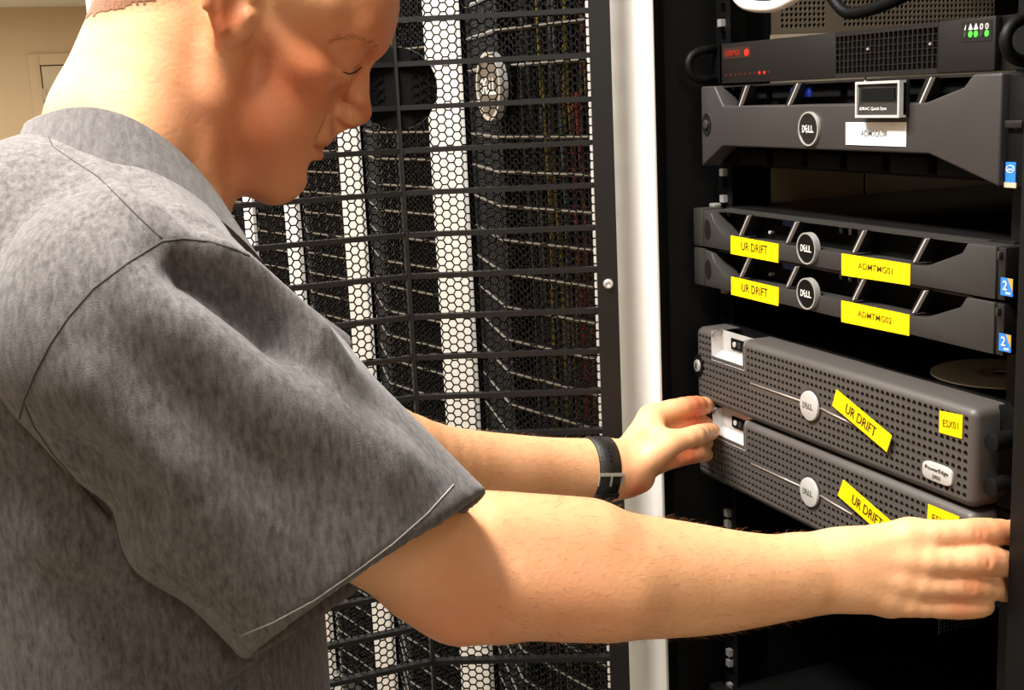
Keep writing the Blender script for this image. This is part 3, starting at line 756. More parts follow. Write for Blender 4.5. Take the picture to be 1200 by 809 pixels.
# ------------------------------------------------------------------ implicit surfaces for the person
def resample(pts, n):
    Pn = np.array([np.append(p, r) for p, r in pts]); out = []
    for i in range(len(Pn)-1):
        p0, p1, p2, p3 = Pn[max(i-1, 0)], Pn[i], Pn[i+1], Pn[min(i+2, len(Pn)-1)]
        for k in range(n):
            s = k/n; out.append(.5*((2*p1)+(-p0+p2)*s+(2*p0-5*p1+4*p2-p3)*s*s+(-p0+3*p1-3*p2+p3)*s**3))
    out.append(Pn[-1]); return [(q[:3], q[3]) for q in out]
class Field:
    """ordered list of smooth unions / subtractions, meshed with sparse surface nets"""
    def __init__(s): s.p = []
    def rc(s, a, b, r1, r2, k=.015, op='u', fl=None):          # round cone, fl = (axis, scale): stretched along axis
        s.p.append(('rc', np.asarray(a, float), np.asarray(b, float), r1, r2, k, op, fl)); return s
    def chain(s, pts, k=.012, fl=None, n=1):
        if n > 1: pts = resample(pts, n)
        for (a, r1), (b, r2) in zip(pts[:-1], pts[1:]): s.rc(a, b, r1, r2, k, 'u', fl)
        return s
    def el(s, c, R, rad, k=.015, op='u'):                      # ellipsoid, rows of R are its axes
        s.p.append(('el', np.asarray(c, float), np.asarray(R, float), np.asarray(rad, float), 0, k, op, None)); return s
    def plane(s, c, n, k=.004):                                # keep the side n points away from
        n = np.asarray(n, float); s.p.append(('pl', np.asarray(c, float), n/np.linalg.norm(n), 0, 0, k, 'i', None)); return s
    @staticmethod
    def dist(q, x):
        t, a, b, r1, r2, k, op, fl = q
        if t == 'rc':
            pa = x-a; ba = b-a
            sc = 1.0
            if fl is not None:
                ax, s_ = np.asarray(fl[0], float), fl[1]; ax = ax/np.linalg.norm(ax)
                pa = pa - np.outer(pa@ax, ax)*(1-1/s_); ba = ba - (ba@ax)*ax*(1-1/s_); sc = min(1.0, s_)
            l2 = ba@ba+1e-12; rr = r1-r2
            h = np.clip((pa@ba)/l2, 0, 1)
            d = pa-h[:, None]*ba
            return (np.sqrt(np.einsum('ij,ij->i', d, d))-(r1-rr*h))*sc
        if t == 'el':
            y = (x-a)@b.T; k0 = np.sqrt((((y/r1)**2).sum(1)))+1e-9; k1 = np.sqrt((((y/(r1*r1))**2).sum(1)))+1e-9
            return k0*(k0-1.0)/k1
        return (x-a)@b
    @staticmethod
    def comb(f, d, k, op):
        if op == 'u':
            h = np.maximum(k-np.abs(f-d), 0)/k; return np.minimum(f, d)-h*h*k*.25
        if op == 's': d = -d
        h = np.maximum(k-np.abs(f-d), 0)/k; return np.maximum(f, d)+h*h*k*.25
    def ev(s, x, sel=None):
        f = np.full(len(x), 1.0)
        for i in (range(len(s.p)) if sel is None else sel):
            q = s.p[i]; f = s.comb(f, s.dist(q, x), q[5], q[6])
        return f
    def mesh(s, h, lo, hi, B=14):
        lo = np.asarray(lo, float); nb = np.ceil((np.asarray(hi)-lo)/(h*B)).astype(int)
        g = np.stack(np.meshgrid(*[np.arange(n) for n in nb], indexing='ij'), -1).reshape(-1, 3)
        cen = lo+(g+.5)*(h*B); hd = h*B*.5*1.7321
        D = np.stack([s.dist(q, cen) for q in s.p], 1)
        f = np.full(len(cen), 1.0)
        for i, q in enumerate(s.p): f = s.comb(f, D[:, i], q[5], q[6])
        keep = np.where(np.abs(f) < hd*1.7)[0]
        Umin = np.min(np.where([[q[6] == 'u' for q in s.p]], D, 9), 1)
        NX = nb*B+2
        loc = np.stack(np.meshgrid(*[np.arange(B+1)]*3, indexing='ij'), -1).reshape(-1, 3)
        ids_all, pos_all, quads = [], [], []
        def gid(c): return (c[:, 0].astype(np.int64)*NX[1]+c[:, 1])*NX[2]+c[:, 2]
        for bi in keep:
            sel = [i for i, q in enumerate(s.p) if (q[6] == 'u' and D[bi, i] < max(Umin[bi], 0)+q[5]+hd*2.2) or (q[6] != 'u' and ((q[6] == 's' and D[bi, i] < q[5]+hd*1.4) or (q[6] == 'i' and D[bi, i] > -q[5]-hd*1.4)))]
            base = g[bi]*B
            x = lo+(base+loc)*h
            v = s.ev(x, sel).reshape((B+1,)*3); neg = v < 0
            if neg.all() or not neg.any(): continue
            # cells
            cnt = np.zeros((B,)*3, np.int8)
            acc = np.zeros((B, B, B, 3)); ne = np.zeros((B,)*3)
            def sl(a, o): return slice(o, o+B)
            for ax in range(3):
                for o1 in (0, 1):
                    for o2 in (0, 1):
                        o = [0, 0, 0]; oth = [i for i in range(3) if i != ax]; o[oth[0]] = o1; o[oth[1]] = o2
                        s0 = tuple(slice(o[i], o[i]+B) for i in range(3)); oo = list(o); oo[ax] = 1
                        s1 = tuple(slice(oo[i], oo[i]+B) for i in range(3))
                        a, b = v[s0], v[s1]; cr = (a < 0) != (b < 0)
                        t = np.where(cr, a/(a-b+1e-20), 0)
                        ne += cr
                        acc[..., ax] += np.where(cr, t, 0); acc[..., oth[0]] += np.where(cr, o1, 0); acc[..., oth[1]] += np.where(cr, o2, 0)
            act = np.argwhere(ne > 0)
            if len(act):
                p = acc[act[:, 0], act[:, 1], act[:, 2]]/ne[act[:, 0], act[:, 1], act[:, 2]][:, None]
                ids_all.append(gid(base+act)); pos_all.append(lo+(base+act+p)*h)
            for ax in range(3):
                o1, o2 = (ax+1) % 3, (ax+2) % 3
                s0 = tuple(slice(0, B) for _ in range(3)); ss = [slice(0, B)]*3; ss[ax] = slice(1, B+1)
                a, b = neg[s0], neg[tuple(ss)]
                for flip, cond in ((False, a & ~b), (True, ~a & b)):
                    e = np.argwhere(cond)
                    if not len(e): continue
                    e = e+base; c = []
                    for d1, d2 in ((0, 0), (1, 0), (1, 1), (0, 1)):
                        q_ = e.copy(); q_[:, o1] -= d1; q_[:, o2] -= d2; c.append(gid(q_))
                    qd = np.stack(c, 1); quads.append(qd[:, ::-1] if flip else qd)
        ids = np.concatenate(ids_all); pos = np.concatenate(pos_all); Q = np.concatenate(quads)
        uid, first = np.unique(ids, return_index=True); pos = pos[first]
        j = np.searchsorted(uid, Q); j = np.clip(j, 0, len(uid)-1); ok = (uid[j] == Q).all(1)
        return pos, j[ok]
def np_mesh(name, V, Q, m, parent, smooth=True):
    me = bpy.data.meshes.new(name); V = np.asarray(V)-ORG[parent]
    me.vertices.add(len(V)); me.vertices.foreach_set('co', V.astype(np.float32).ravel())
    me.loops.add(Q.size); me.loops.foreach_set('vertex_index', Q.astype(np.int32).ravel())
    me.polygons.add(len(Q)); me.polygons.foreach_set('loop_start', np.arange(0, Q.size, 4, dtype=np.int32)); me.polygons.foreach_set('loop_total', np.full(len(Q), 4, np.int32))
    me.polygons.foreach_set('use_smooth', np.ones(len(Q), bool))
    me.update(calc_edges=True); me.validate(); me.materials.append(m)
    o = bpy.data.objects.new(name, me); link(o, parent); return o
def relax(V, Q, it=2, lam=.5):
    n = len(V); E_ = np.concatenate([Q[:, [0, 1]], Q[:, [1, 2]], Q[:, [2, 3]], Q[:, [3, 0]]]); E_ = np.concatenate([E_, E_[:, ::-1]])
    deg = np.bincount(E_[:, 0], minlength=n)[:, None]+1e-9
    for _ in range(it):
        for l_ in (lam, -lam*1.03):
            s_ = np.stack([np.bincount(E_[:, 0], V[E_[:, 1], k], n) for k in range(3)], 1)/deg
            V = V+l_*(s_-V)
    return V
def normals(V, Q):
    fn = np.cross(V[Q[:, 2]]-V[Q[:, 0]], V[Q[:, 3]]-V[Q[:, 1]]); n = np.zeros_like(V)
    for k in range(4):
        for a in range(3): n[:, a] += np.bincount(Q[:, k], fn[:, a], len(V))
    return n/(np.linalg.norm(n, axis=1)[:, None]+1e-12)

# ------------------------------------------------------------------ the man
XH = 0.30                                                       # his midline; he faces the rack, +Y
def S(x, y, w=0.0): return PL(x, y, 0, XH+w)
PSI = math.radians(6); TH = 0.50826; SF, SU = .9296e-3, .9545e-3   # head turn, nod, scale
T = np.array([XH, -.58513, 1.58404])                            # midpoint between the ears
EF = np.array([math.sin(PSI)*math.cos(TH), math.cos(PSI)*math.cos(TH), -math.sin(TH)]); EU = np.array([math.sin(PSI)*math.sin(TH), math.cos(PSI)*math.sin(TH), math.cos(TH)])
EW = np.cross(EF, EU); EW = EW*np.sign(EW[0])
HS = .94e-3
def H(f, u, w=0.0): return T+EF*f*SF+EU*u*SU+EW*w*SF
def turn(a, b=0.0):                                             # head axes turned by a about the side axis, b about the up axis
    f = EF*math.cos(a)+EU*math.sin(a); u_ = -EF*math.sin(a)+EU*math.cos(a)
    f2 = f*math.cos(b)+EW*math.sin(b); w_ = -f*math.sin(b)+EW*math.cos(b)
    return np.stack([f2, u_, w_])
body = Field()
def hel(c, r, k=12, op='u', a=0, b=0, both=True):
    for s_ in ((1, -1) if (both and c[2]) else (1,)):
        body.el(H(c[0], c[1], c[2]*s_), turn(a, b*s_), np.array(r)*HS, k*1e-3, op)
def hrc(p, q_, r1, r2, k=10, op='u', both=True):
    for s_ in ((1, -1) if (both and (p[2] or q_[2])) else (1,)):
        body.rc(H(p[0], p[1], p[2]*s_), H(q_[0], q_[1], q_[2]*s_), r1*HS, r2*HS, k*1e-3, op)
O_ = S(281, -2)
def N_(y, z, w=0.0): return O_+np.array([w, y, z])*1e-3*.97      # millimetres from the ear line, world axes
# skull
hel((22, 48, 0), (98, 86, 74), 5)
hel((73, 42, 0), (47, 42, 56), 14)
hel((58, -22, 0), (46, 54, 53), 14)
hel((98, 2, 0), (15, 26, 13), 10)
hel((80, -46, 0), (30, 30, 36), 12)
hel((92, -85, 0), (18.5, 18.5, 22), 14)
hrc((86, -88, 10), (16, -58, 46), 14, 15, 14)
hrc((16, -58, 46), (4, -8, 58), 15, 14, 14)
hel((46, -60, 0), (48, 25, 40), 14)
hrc((84, -93, 7), (56, -92, 12), 18, 20, 14)
hel((76, -70, 22), (25, 23, 18), 12)
hel((58, -44, 33), (36, 38, 22), 14)
hel((68, -10, 45), (24, 14, 19), 14)
hrc((68, -8, 51), (16, 4, 64), 8, 7, 14)
hrc((109, 37, 14), (93, 36, 44), 8.5, 7.5, 12)
hrc((60, 36, 60), (30, 30, 68), 8, 6, 16)
# eyes: socket, ball, lids
hel((111, 15, 31), (17, 10.5, 15), 8, 's')
hel((92.5, 14, 31), (13.0, 12.4, 14), 4)
hel((94, 19.5, 31), (13.4, 7.6, 14.5), 3)
hrc((107.5, 10.8, 24), (101.5, 9.8, 44), 1.3, 1.3, 1.2, 's')
hel((93, -1, 33), (12, 5, 14), 8)
# nose
hrc((106, 22, 0), (115.5, 3, 0), 7.2, 7.2, 8)
hrc((115.5, 3, 0), (125.0, -17, 0), 7.2, 10.8, 6)
hel((118, -23, 11), (12, 8.5, 7.5), 5)
hrc((123, -25, 0), (112, -38, 0), 5.5, 6, 6)
hel((119, -32, 7), (6, 4, 3.4), 2.5, 's')
hrc((107, -16, 20), (112, -30, 20), 1.8, 1.8, 6, 's')
# mouth
hel((103, -47, 0), (12, 8.5, 24), 7)
hel((102.5, -62.5, 0), (12.6, 6.6, 21), 5)
hrc((118, -55.6, 0), (98, -58, 27), 1.7, 1.4, 2.2, 's')
hel((113, -73.5, 0), (6, 5.5, 16), 7, 's')
hrc((101, -34, 25), (90, -64, 34), 1.8, .7, 7, 's')           # fold from nose to mouth corner
# ears
EX = 9
hel((-12+EX, 14, 76), (17, 31, 6), 6, 'u', .12, -.35)
hel((-3+EX, -13, 73), (9.5, 12.5, 5.5), 6, 'u', .1, -.25)
hel((-6+EX, 9, 83), (8.5, 19, 6.5), 3, 's', .12, -.35)
for aa in range(0, 9):
    t0_, t1_ = math.radians(25*aa), math.radians(25*(aa+1))
    g_ = lambda t_: (-14+EX+16*math.cos(t_)-2*math.sin(t_), 15+28*math.sin(t_), 81-5*math.cos(t_))
    hrc(g_(t0_), g_(t1_), 3.8, 3.8, 2)
hrc((-27+EX, 4, 84), (-8+EX, -14, 79), 3.6, 4.5, 3)
hel((4+EX, 2, 76), (4.5, 6.5, 4.5), 3)
hel((6+EX, -2, 71), (6, 14, 5), 6)
# neck
body.rc(N_(-36, 16), N_(-86, -96), .0510, .0600, .012)
body.rc(N_(-86, -96), N_(-110, -190), .0600, .066, .010)
body.rc(N_(-36, -75), N_(-70, -165), .034, .043, .02)
for s_ in (1, -1):
    body.rc(N_(-14, -18, 54*s_), N_(-58, -165, 26*s_), .011, .011, .012)
    body.rc(N_(-75, -70, 25*s_), N_(-122, -172, 72*s_), .028, .022, .02)
    body.rc(N_(-45, -150, 30*s_), N_(-40, -185, 8*s_), .008, .010, .02)
# torso core under the shirt
body.rc((XH-.01, -.668, 1.0), (XH-.01, -.66, 1.30), .095, .098, .03, fl=((1, 0, 0), 1.05))
body.rc((XH-.12, -.675, 1.37), (XH+.11, -.675, 1.37), .042, .042, .04)
# near (right) arm
SH = P(150, 392, .755); EL = P(528, 668, .900); WR = P(940, 674, .995)
def lerp(a, b, t): return a+(b-a)*t
upv = np.array([0, 0, 1.0])
body.chain([(lerp(SH, EL, .08)+CF*.012, .046), (lerp(SH, EL, .35), .0475), (lerp(SH, EL, .75), .0465), (EL, .0460)], .006)
FA = [(P(532, 662, .900), .0470), (P(565, 664, .905), .0485), (P(600, 667, .912), .0492), (P(650, 670, .92), .0490), (P(700, 673, .93), .0480), (P(750, 676.5, .945), .0458), (P(800, 679, .96), .0430), (P(840, 680.5, .97), .0398), (P(880, 680, .98), .0358), (P(912, 678, .987), .0330), (WR, .0312)]
fwd = (WR-EL)/np.linalg.norm(WR-EL)
body.chain(FA, .003, fl=(CF, .86), n=3)
body.rc(P(538, 715, .895), P(580, 722, .903), .0170, .015, .02)        # elbow point
body.rc(P(490, 690, .885), P(538, 718, .892), .0170, .0165, .02)
body.rc(P(575, 622, .888), P(690, 626, .915), .020, .018, .03)         # brachioradialis
body.rc(P(600, 690, .885), P(720, 700, .915), .020, .018, .03)
# near hand: back towards the camera, fingers into the gap at the right of the server
body.rc(WR, P(985, 668, .995), .0305, .0300, .008, fl=(CF, .66))
MC = [((978, 650), (1066, 630), .0185, .0150), ((980, 660), (1066, 657), .0190, .0145), ((980, 676), (1056, 683), .0185, .0138), ((972, 688), (1042, 704), .0175, .0125)]
for (a_, b_, r1_, r2_), dd in zip(MC, (.991, .987, .988, .993)):
    body.rc(P(*a_, .994), P(*b_, dd), r1_, r2_, .010, fl=(CF, .85))
def finger(pts, k=.003): body.rc(pts[0][0], pts[1][0], pts[0][1], pts[1][1], .009); body.chain(pts[1:], k, n=2)
finger([(P(1066, 630, .990), .0128), (P(1092, 627, .986), .0112), (P(1125, 625.5, .986), .0104), (P(1147, 624.5, .987), .0112), (P(1172, 624, .992), .0100), (P(1200, 626, 1.005), .0094), (P(1216, 632, 1.012), .0080)])
finger([(P(1066, 657, .986), .0124), (P(1088, 657.5, .980), .0111), (P(1125, 658, .979), .0104), (P(1154, 657, .980), .0116), (P(1174, 660, .988), .0102), (P(1194, 668, 1.004), .0094), (P(1208, 674, 1.012), .0080)])
finger([(P(1056, 683, .988), .0118), (P(1080, 686, .983), .0104), (P(1112, 687, .983), .0097), (P(1136, 687, .984), .0105), (P(1162, 689, .990), .0094), (P(1186, 694, 1.004), .0086), (P(1198, 698, 1.010), .0074)])
finger([(P(1042, 704, .993), .0110), (P(1066, 709, .988), .0094), (P(1100, 711.5, .988), .0086), (P(1124, 712, .988), .0091), (P(1144, 711.5, .990), .0083), (P(1155, 711, .992), .0070)])
# near thumb, hidden behind the palm and hooked under the server
finger([(P(970, 668, 1.006), .016), (P(1030, 652, 1.02), .0125), (P(1070, 644, 1.032), .0105), (P(1096, 640, 1.04), .0088)], .006)
# tendons, knuckles and folds on the back of the hand
for a_, b_, dd in (((1000, 648), (1062, 632), .978), ((1000, 660), (1062, 656), .973), ((995, 672), (1054, 681), .975), ((990, 684), (1040, 701), .980)):
    body.rc(P(*a_, .984), P(*b_, dd+.007), .0022, .0042, .012)
for x_, y_, dd, hh in ((1143, 624, .9755, 8), (1151, 624, .9755, 8), (1150, 657, .9683, 9), (1158, 657, .9690, 9), (1133, 687, .9735, 8), (1139, 687, .9735, 8)):
    body.rc(P(x_-1, y_-hh, dd), P(x_+1, y_+hh, dd), .0006, .0006, .002, 's')
# wrist bone
body.rc(P(948, 696, .980), P(951, 696, .980), .0070, .0070, .014)
# far (left) arm
SL = np.array([XH-.17, -.655, 1.385]); EL2 = P(430, 520, 1.16); WL = P(712, 551, 1.315)
body.chain([(SL, .050), (lerp(SL, EL2, .5), .045), (EL2, .043)], .006)
body.chain([(EL2, .044), (P(500, 542, 1.20), .0388), (P(560, 549, 1.235), .0362), (P(600, 551, 1.255), .0350), (P(640, 552, 1.28), .0336), (P(680, 551.5, 1.30), .0325), (WL, .0318)], .003, fl=(CF, .80), n=3)
# far hand: thumb on the front, fingers round the left end of the server
Yb = -.036
body.rc(WL, P(735, 549, 1.325), .0312, .0270, .008, fl=(CF, .72))
body.rc(P(735, 538, 1.327), P(764, 491, 1.362), .0190, .0150, .010)
body.rc(P(737, 547, 1.332), P(771, 508, 1.375), .0185, .0140, .010)
body.rc(P(738, 554, 1.336), P(772, 525, 1.383), .0180, .0132, .010)
body.rc(P(740, 559, 1.338), P(771, 541, 1.388), .0170, .0120, .010)
finger([(P(764, 490, 1.362), .0138), (P(780, 483, 1.368), .0116), (P(800, 477.5, 1.376), .0104), (P(816, 475, 1.392), .0098), (P(830, 476, 1.418), .0088)], .004)
finger([(P(772, 509, 1.376), .0122), (P(792, 499, 1.382), .0106), (P(806, 496, 1.388), .0100), (P(818, 496, 1.402), .0092), (P(830, 498, 1.420), .0084)], .003)
finger([(P(772, 526, 1.385), .0118), (P(790, 520, 1.390), .0104), (P(806, 518, 1.396), .0098), (P(828, 518, 1.420), .0084)], .003)
finger([(P(770, 541, 1.386), .0110), (P(786, 539, 1.388), .0101), (P(804, 535, 1.394), .0094), (P(818, 533, 1.406), .0086), (P(828, 533, 1.42), .0078)], .003)
tip = PL(835, 505.5, 1, Yb-.0098); ip = P(814, 511, 1.338)
finger([(P(744, 549, 1.316), .0172), (P(766, 533, 1.316), .0148), (P(783, 522, 1.319), .0121), (P(797, 516, 1.326), .0104), (ip, .0107), (lerp(ip, tip, .55), .0100), (tip, .0086)], .004)
body.rc(P(763, 497, 1.350), P(781, 517, 1.327), .0088, .0092, .014)    # web between thumb and forefinger
body.rc(P(738, 567, 1.316), P(752, 562, 1.322), .0118, .0110, .012)    # heel of the hand
lo = np.array([0.0-.06, -.95, .98]); hi = np.array([.60, .05, 1.80])
BV, BQ = body.mesh(.0022, lo, hi)
BV = relax(BV, BQ, 2, .5)
bn = normals(BV, BQ)
FLOORP = np.array([XH, -.69, 0.0])
man = thing('person', 'man in a grey t-shirt reaching into the rack with both hands', 'person', tuple(FLOORP))

# skin: a point attribute carries natural redness (ears, cheeks, knuckles, fingertips) plus orange shade painted on the face
red = np.zeros(len(BV), np.float32)
def blush_shade(c, r, a): 
    global red
    d2 = ((BV-c)**2).sum(1); red = np.maximum(red, a*np.exp(-d2/(r*r)))
for s_ in (1, -1):
    blush_shade(H(-4, -8, 78*s_), .022, .8); blush_shade(H(66, -20, 52*s_), .05, .75); blush_shade(H(50, -60, 40*s_), .06, .7); blush_shade(H(100, 30, 30*s_), .06, .6)  # face tints raised to put its shadowed orange into the skin colour
blush_shade(H(126, -20, 0), .018, .9); blush_shade(H(104, -56, 0), .022, 1.0); blush_shade(H(95, -80, 0), .03, .45); blush_shade(H(100, 70, 0), .06, .45)
for x_, y_, d_ in ((1148, 624, .98), (1156, 657, .975), (1136, 687, .978), (1124, 712, .98), (1172, 623, .985)): blush_shade(P(x_, y_, d_), .012, .55)
for c_, r_ in ((tip, .012), (P(812, 474, 1.385), .022), (P(812, 500, 1.385), .024), (P(806, 535, 1.385), .022), (P(742, 572, 1.31), .016)): blush_shade(c_, r_, .85)
blush_shade(P(545, 725, .87), .05, .45); blush_shade(P(660, 720, .88), .06, .25)

def skin_mat():
    m = bpy.data.materials.new('skin'); m.use_nodes = True; nt = m.node_tree; b = nt.nodes['Principled BSDF']
    tc = nt.nodes.new('ShaderNodeTexCoord')
    def noise(sc, det=4):
        n = nt.nodes.new('ShaderNodeTexNoise'); n.inputs['Scale'].default_value = sc; n.inputs['Detail'].default_value = det; nt.links.new(tc.outputs['Object'], n.inputs['Vector']); return n
    def mix(fac, a, b_):
        x = nt.nodes.new('ShaderNodeMix'); x.data_type = 'RGBA'
        for sock, v in ((x.inputs[0], fac), (x.inputs[6], a), (x.inputs[7], b_)):
            if hasattr(v, 'links') or hasattr(v, 'is_linked'): nt.links.new(v, sock)
            else: sock.default_value = v
        return x.outputs[2]
    n1 = noise(28); n2 = noise(140)
    base = mix(n1.outputs['Fac'], (*lin((240, 192, 150)), 1), (*lin((220, 158, 114)), 1))
    base = mix(n2.outputs['Fac'], base, (*lin((228, 168, 118)), 1))
    at = nt.nodes.new('ShaderNodeAttribute'); at.attribute_name = 'red'
    base = mix(at.outputs['Fac'], base, (*lin((194, 88, 46)), 1))
    a2 = nt.nodes.new('ShaderNodeAttribute'); a2.attribute_name = 'stubble'; n4 = noise(900, 2)
    mm = nt.nodes.new('ShaderNodeMath'); mm.operation = 'MULTIPLY_ADD'; mm.inputs[1].default_value = .9; mm.inputs[2].default_value = .25; nt.links.new(n4.outputs['Fac'], mm.inputs[0])
    m2 = nt.nodes.new('ShaderNodeMath'); m2.operation = 'MULTIPLY'; nt.links.new(mm.outputs[0], m2.inputs[0]); nt.links.new(a2.outputs['Fac'], m2.inputs[1])
    base = mix(m2.outputs[0], base, (*lin((108, 72, 48)), 1))
    nt.links.new(base, b.inputs['Base Color'])
    b.inputs['Roughness'].default_value = .5; b.inputs['Specular IOR Level'].default_value = .4
    b.inputs['Subsurface Weight'].default_value = .12; b.inputs['Subsurface Radius'].default_value = (.012, .005, .003); b.inputs['Subsurface Scale'].default_value = .5
    n3 = noise(300, 4); bp = nt.nodes.new('ShaderNodeBump'); bp.inputs['Strength'].default_value = .32; bp.inputs['Distance'].default_value = .001
    nt.links.new(n3.outputs['Fac'], bp.inputs['Height']); nt.links.new(bp.outputs['Normal'], b.inputs['Normal'])
    return m
M['skin'] = skin_mat()
bo = np_mesh('body', BV, BQ, M['skin'], man)
at = bo.data.attributes.new('red', 'FLOAT', 'POINT'); at.data.foreach_set('value', red)

# ------------------------------------------------------------------ clothes
def fabric(name, c0, c1, sc=160, bump=.35):
    m = bpy.data.materials.new(name); m.use_nodes = True; nt = m.node_tree; b = nt.nodes['Principled BSDF']
    tc = nt.nodes.new('ShaderNodeTexCoord'); mp = nt.nodes.new('ShaderNodeMapping'); mp.inputs['Scale'].default_value = (1.0, 1.0, .35); nt.links.new(tc.outputs['Object'], mp.inputs['Vector'])
    n = nt.nodes.new('ShaderNodeTexNoise'); n.inputs['Scale'].default_value = sc; n.inputs['Detail'].default_value = 6; n.inputs['Roughness'].default_value = .7; nt.links.new(mp.outputs['Vector'], n.inputs['Vector'])
    cr = nt.nodes.new('ShaderNodeValToRGB'); cr.color_ramp.elements[0].position = .33; cr.color_ramp.elements[1].position = .68
    cr.color_ramp.elements[0].color = (*lin(c0), 1); cr.color_ramp.elements[1].color = (*lin(c1), 1)
    nt.links.new(n.outputs['Fac'], cr.inputs['Fac']); nt.links.new(cr.outputs['Color'], b.inputs['Base Color'])
    b.inputs['Roughness'].default_value = .95; b.inputs['Specular IOR Level'].default_value = .15; b.inputs['Sheen Weight'].default_value = .15
    n2 = nt.nodes.new('ShaderNodeTexNoise'); n2.inputs['Scale'].default_value = 900; nt.links.new(tc.outputs['Object'], n2.inputs['Vector'])
    bp = nt.nodes.new('ShaderNodeBump'); bp.inputs['Strength'].default_value = bump; bp.inputs['Distance'].default_value = .0008
    nt.links.new(n2.outputs['Fac'], bp.inputs['Height']); nt.links.new(bp.outputs['Normal'], b.inputs['Normal'])
    return m
M['shirt'] = fabric('grey_melange_jersey', (68, 65, 64), (110, 105, 103), 240)
M['rib'] = fabric('grey_rib_knit', (84, 80, 80), (112, 108, 106), 220)
M['trouser'] = fabric('dark_trousers', (34, 36, 42), (50, 52, 58))
M['seam'] = mat('seam_thread', (58, 55, 55), .95)
M['hem'] = mat('hem_thread', (150, 146, 144), .9)
sh = Field()
sh.rc((XH-.01, -.690, .98), (XH-.005, -.686, 1.30), .142, .140, .03, fl=((1, 0, 0), 1.0))
sh.rc((XH-.07, -.738, 1.405), (XH+.07, -.738, 1.405), .080, .080, .05)
sh.rc((XH-.05, -.726, 1.445), (XH+.05, -.726, 1.445), .058, .058, .04)
sh.rc((XH-.14, -.672, 1.395), (XH+.14, -.672, 1.395), .062, .062, .04)
for s_ in (1, -1):
    sh.rc(N_(-112, -147, 48*s_), N_(-112, -190, 145*s_), .045, .053, .02)
    sh.rc(N_(-132, -142, 24*s_), N_(-150, -205, 60*s_), .044, .06, .03)
    sh.rc(N_(-75, -172, 38*s_), N_(-95, -200, 120*s_), .040, .054, .03)
sh.rc(N_(-80, -212, 25), N_(-80, -212, -25), .056, .056, .03)
# near sleeve
HC = P(430, 674, .808)
SA = P(150, 386, .755)
sh.chain([(SA, .084), (lerp(SA, HC, .4), .0885), (lerp(SA, HC, 1.25), .0955)], .01, fl=(CF, .78))
# far sleeve
HC2 = lerp(SL, EL2, .72)
sh.chain([(SL, .068), (lerp(SL, EL2, 1.1), .072)], .01)
n_hem = np.cross(P(570, 578, .86)-P(290, 772, .83), CF+.25*CR); n_hem *= np.sign(n_hem@(HC-SA))
n_hem2 = EL2-SL
# cut the sleeve ends with half-spaces limited to the sleeve side
lo = np.array([-.15, -.95, .90]); hi = np.array([.62, -.30, 1.60])
# subtractions: everything beyond the hem (a big ball-ended block placed there), the neck
c_h = P(430, 675, .808); nh = n_hem/np.linalg.norm(n_hem)
hd = P(570, 578, .86)-P(290, 772, .83); hd /= np.linalg.norm(hd); hv = np.cross(nh, hd)
def slab(field, c, n, ln, e1, l1, e2, l2): field.p.append(('bx', np.asarray(c, float), np.stack([n, e1, e2]), np.array([ln, l1, l2]), 0, .005, 's', None))
_old = Field.dist
def dist_bx(q, x):
    if q[0] == 'bx':
        y = np.abs((x-q[1])@q[2].T)-q[3]
        return np.linalg.norm(np.maximum(y, 0), axis=1)+np.minimum(y.max(1), 0)
    return _old(q, x)
Field.dist = staticmethod(dist_bx)
slab(sh, c_h+nh*.15-CF*.010, nh, .15, hd, .125, hv, .094)
n2 = n_hem2/np.linalg.norm(n_hem2); e1 = np.cross(n2, upv); e1 /= np.linalg.norm(e1)
slab(sh, HC2+n2*.15, n2, .15, e1, .14, np.cross(n2, e1), .14)
# hollow sleeve ends
sh.rc(lerp(SA, HC, .62), lerp(SA, HC, 1.3), .080, .0895, .004, 's', fl=(CF, .75))
sh.rc(lerp(SL, EL2, .5), lerp(SL, EL2, 1.1), .062, .066, .004, 's')
# neck hole
sh.rc(N_(-36, 16), N_(-86, -96), .0560, .0645, .003, 's')
sh.rc(N_(-86, -96), N_(-100, -150), .0645, .064, .003, 's')
sh.rc(N_(-36, -75), N_(-60, -150), .038, .045, .003, 's')
sh.p.append(('pl', np.array([XH, 0, .93]), np.array([0, 0, -1.0]), 0, 0, .006, 'i', None))
SV, SQ = sh.mesh(.0036, lo, hi)
def largest(V, Q):
    lab = np.arange(len(V))
    for _ in range(2000):
        m_ = lab[Q].min(1); new = lab.copy()
        for k in range(4): np.minimum.at(new, Q[:, k], m_)
        new = np.minimum(new, new[new])
        if (new == lab).all(): break
        lab = new
    u_, c_ = np.unique(lab, return_counts=True); keep = lab == u_[c_.argmax()]
    idx = np.cumsum(keep)-1; q_ = Q[keep[Q[:, 0]]]
    return V[keep], idx[q_]
SV, SQ = largest(SV, SQ)
SV = relax(SV, SQ, 3, .5)
sn = normals(SV, SQ)
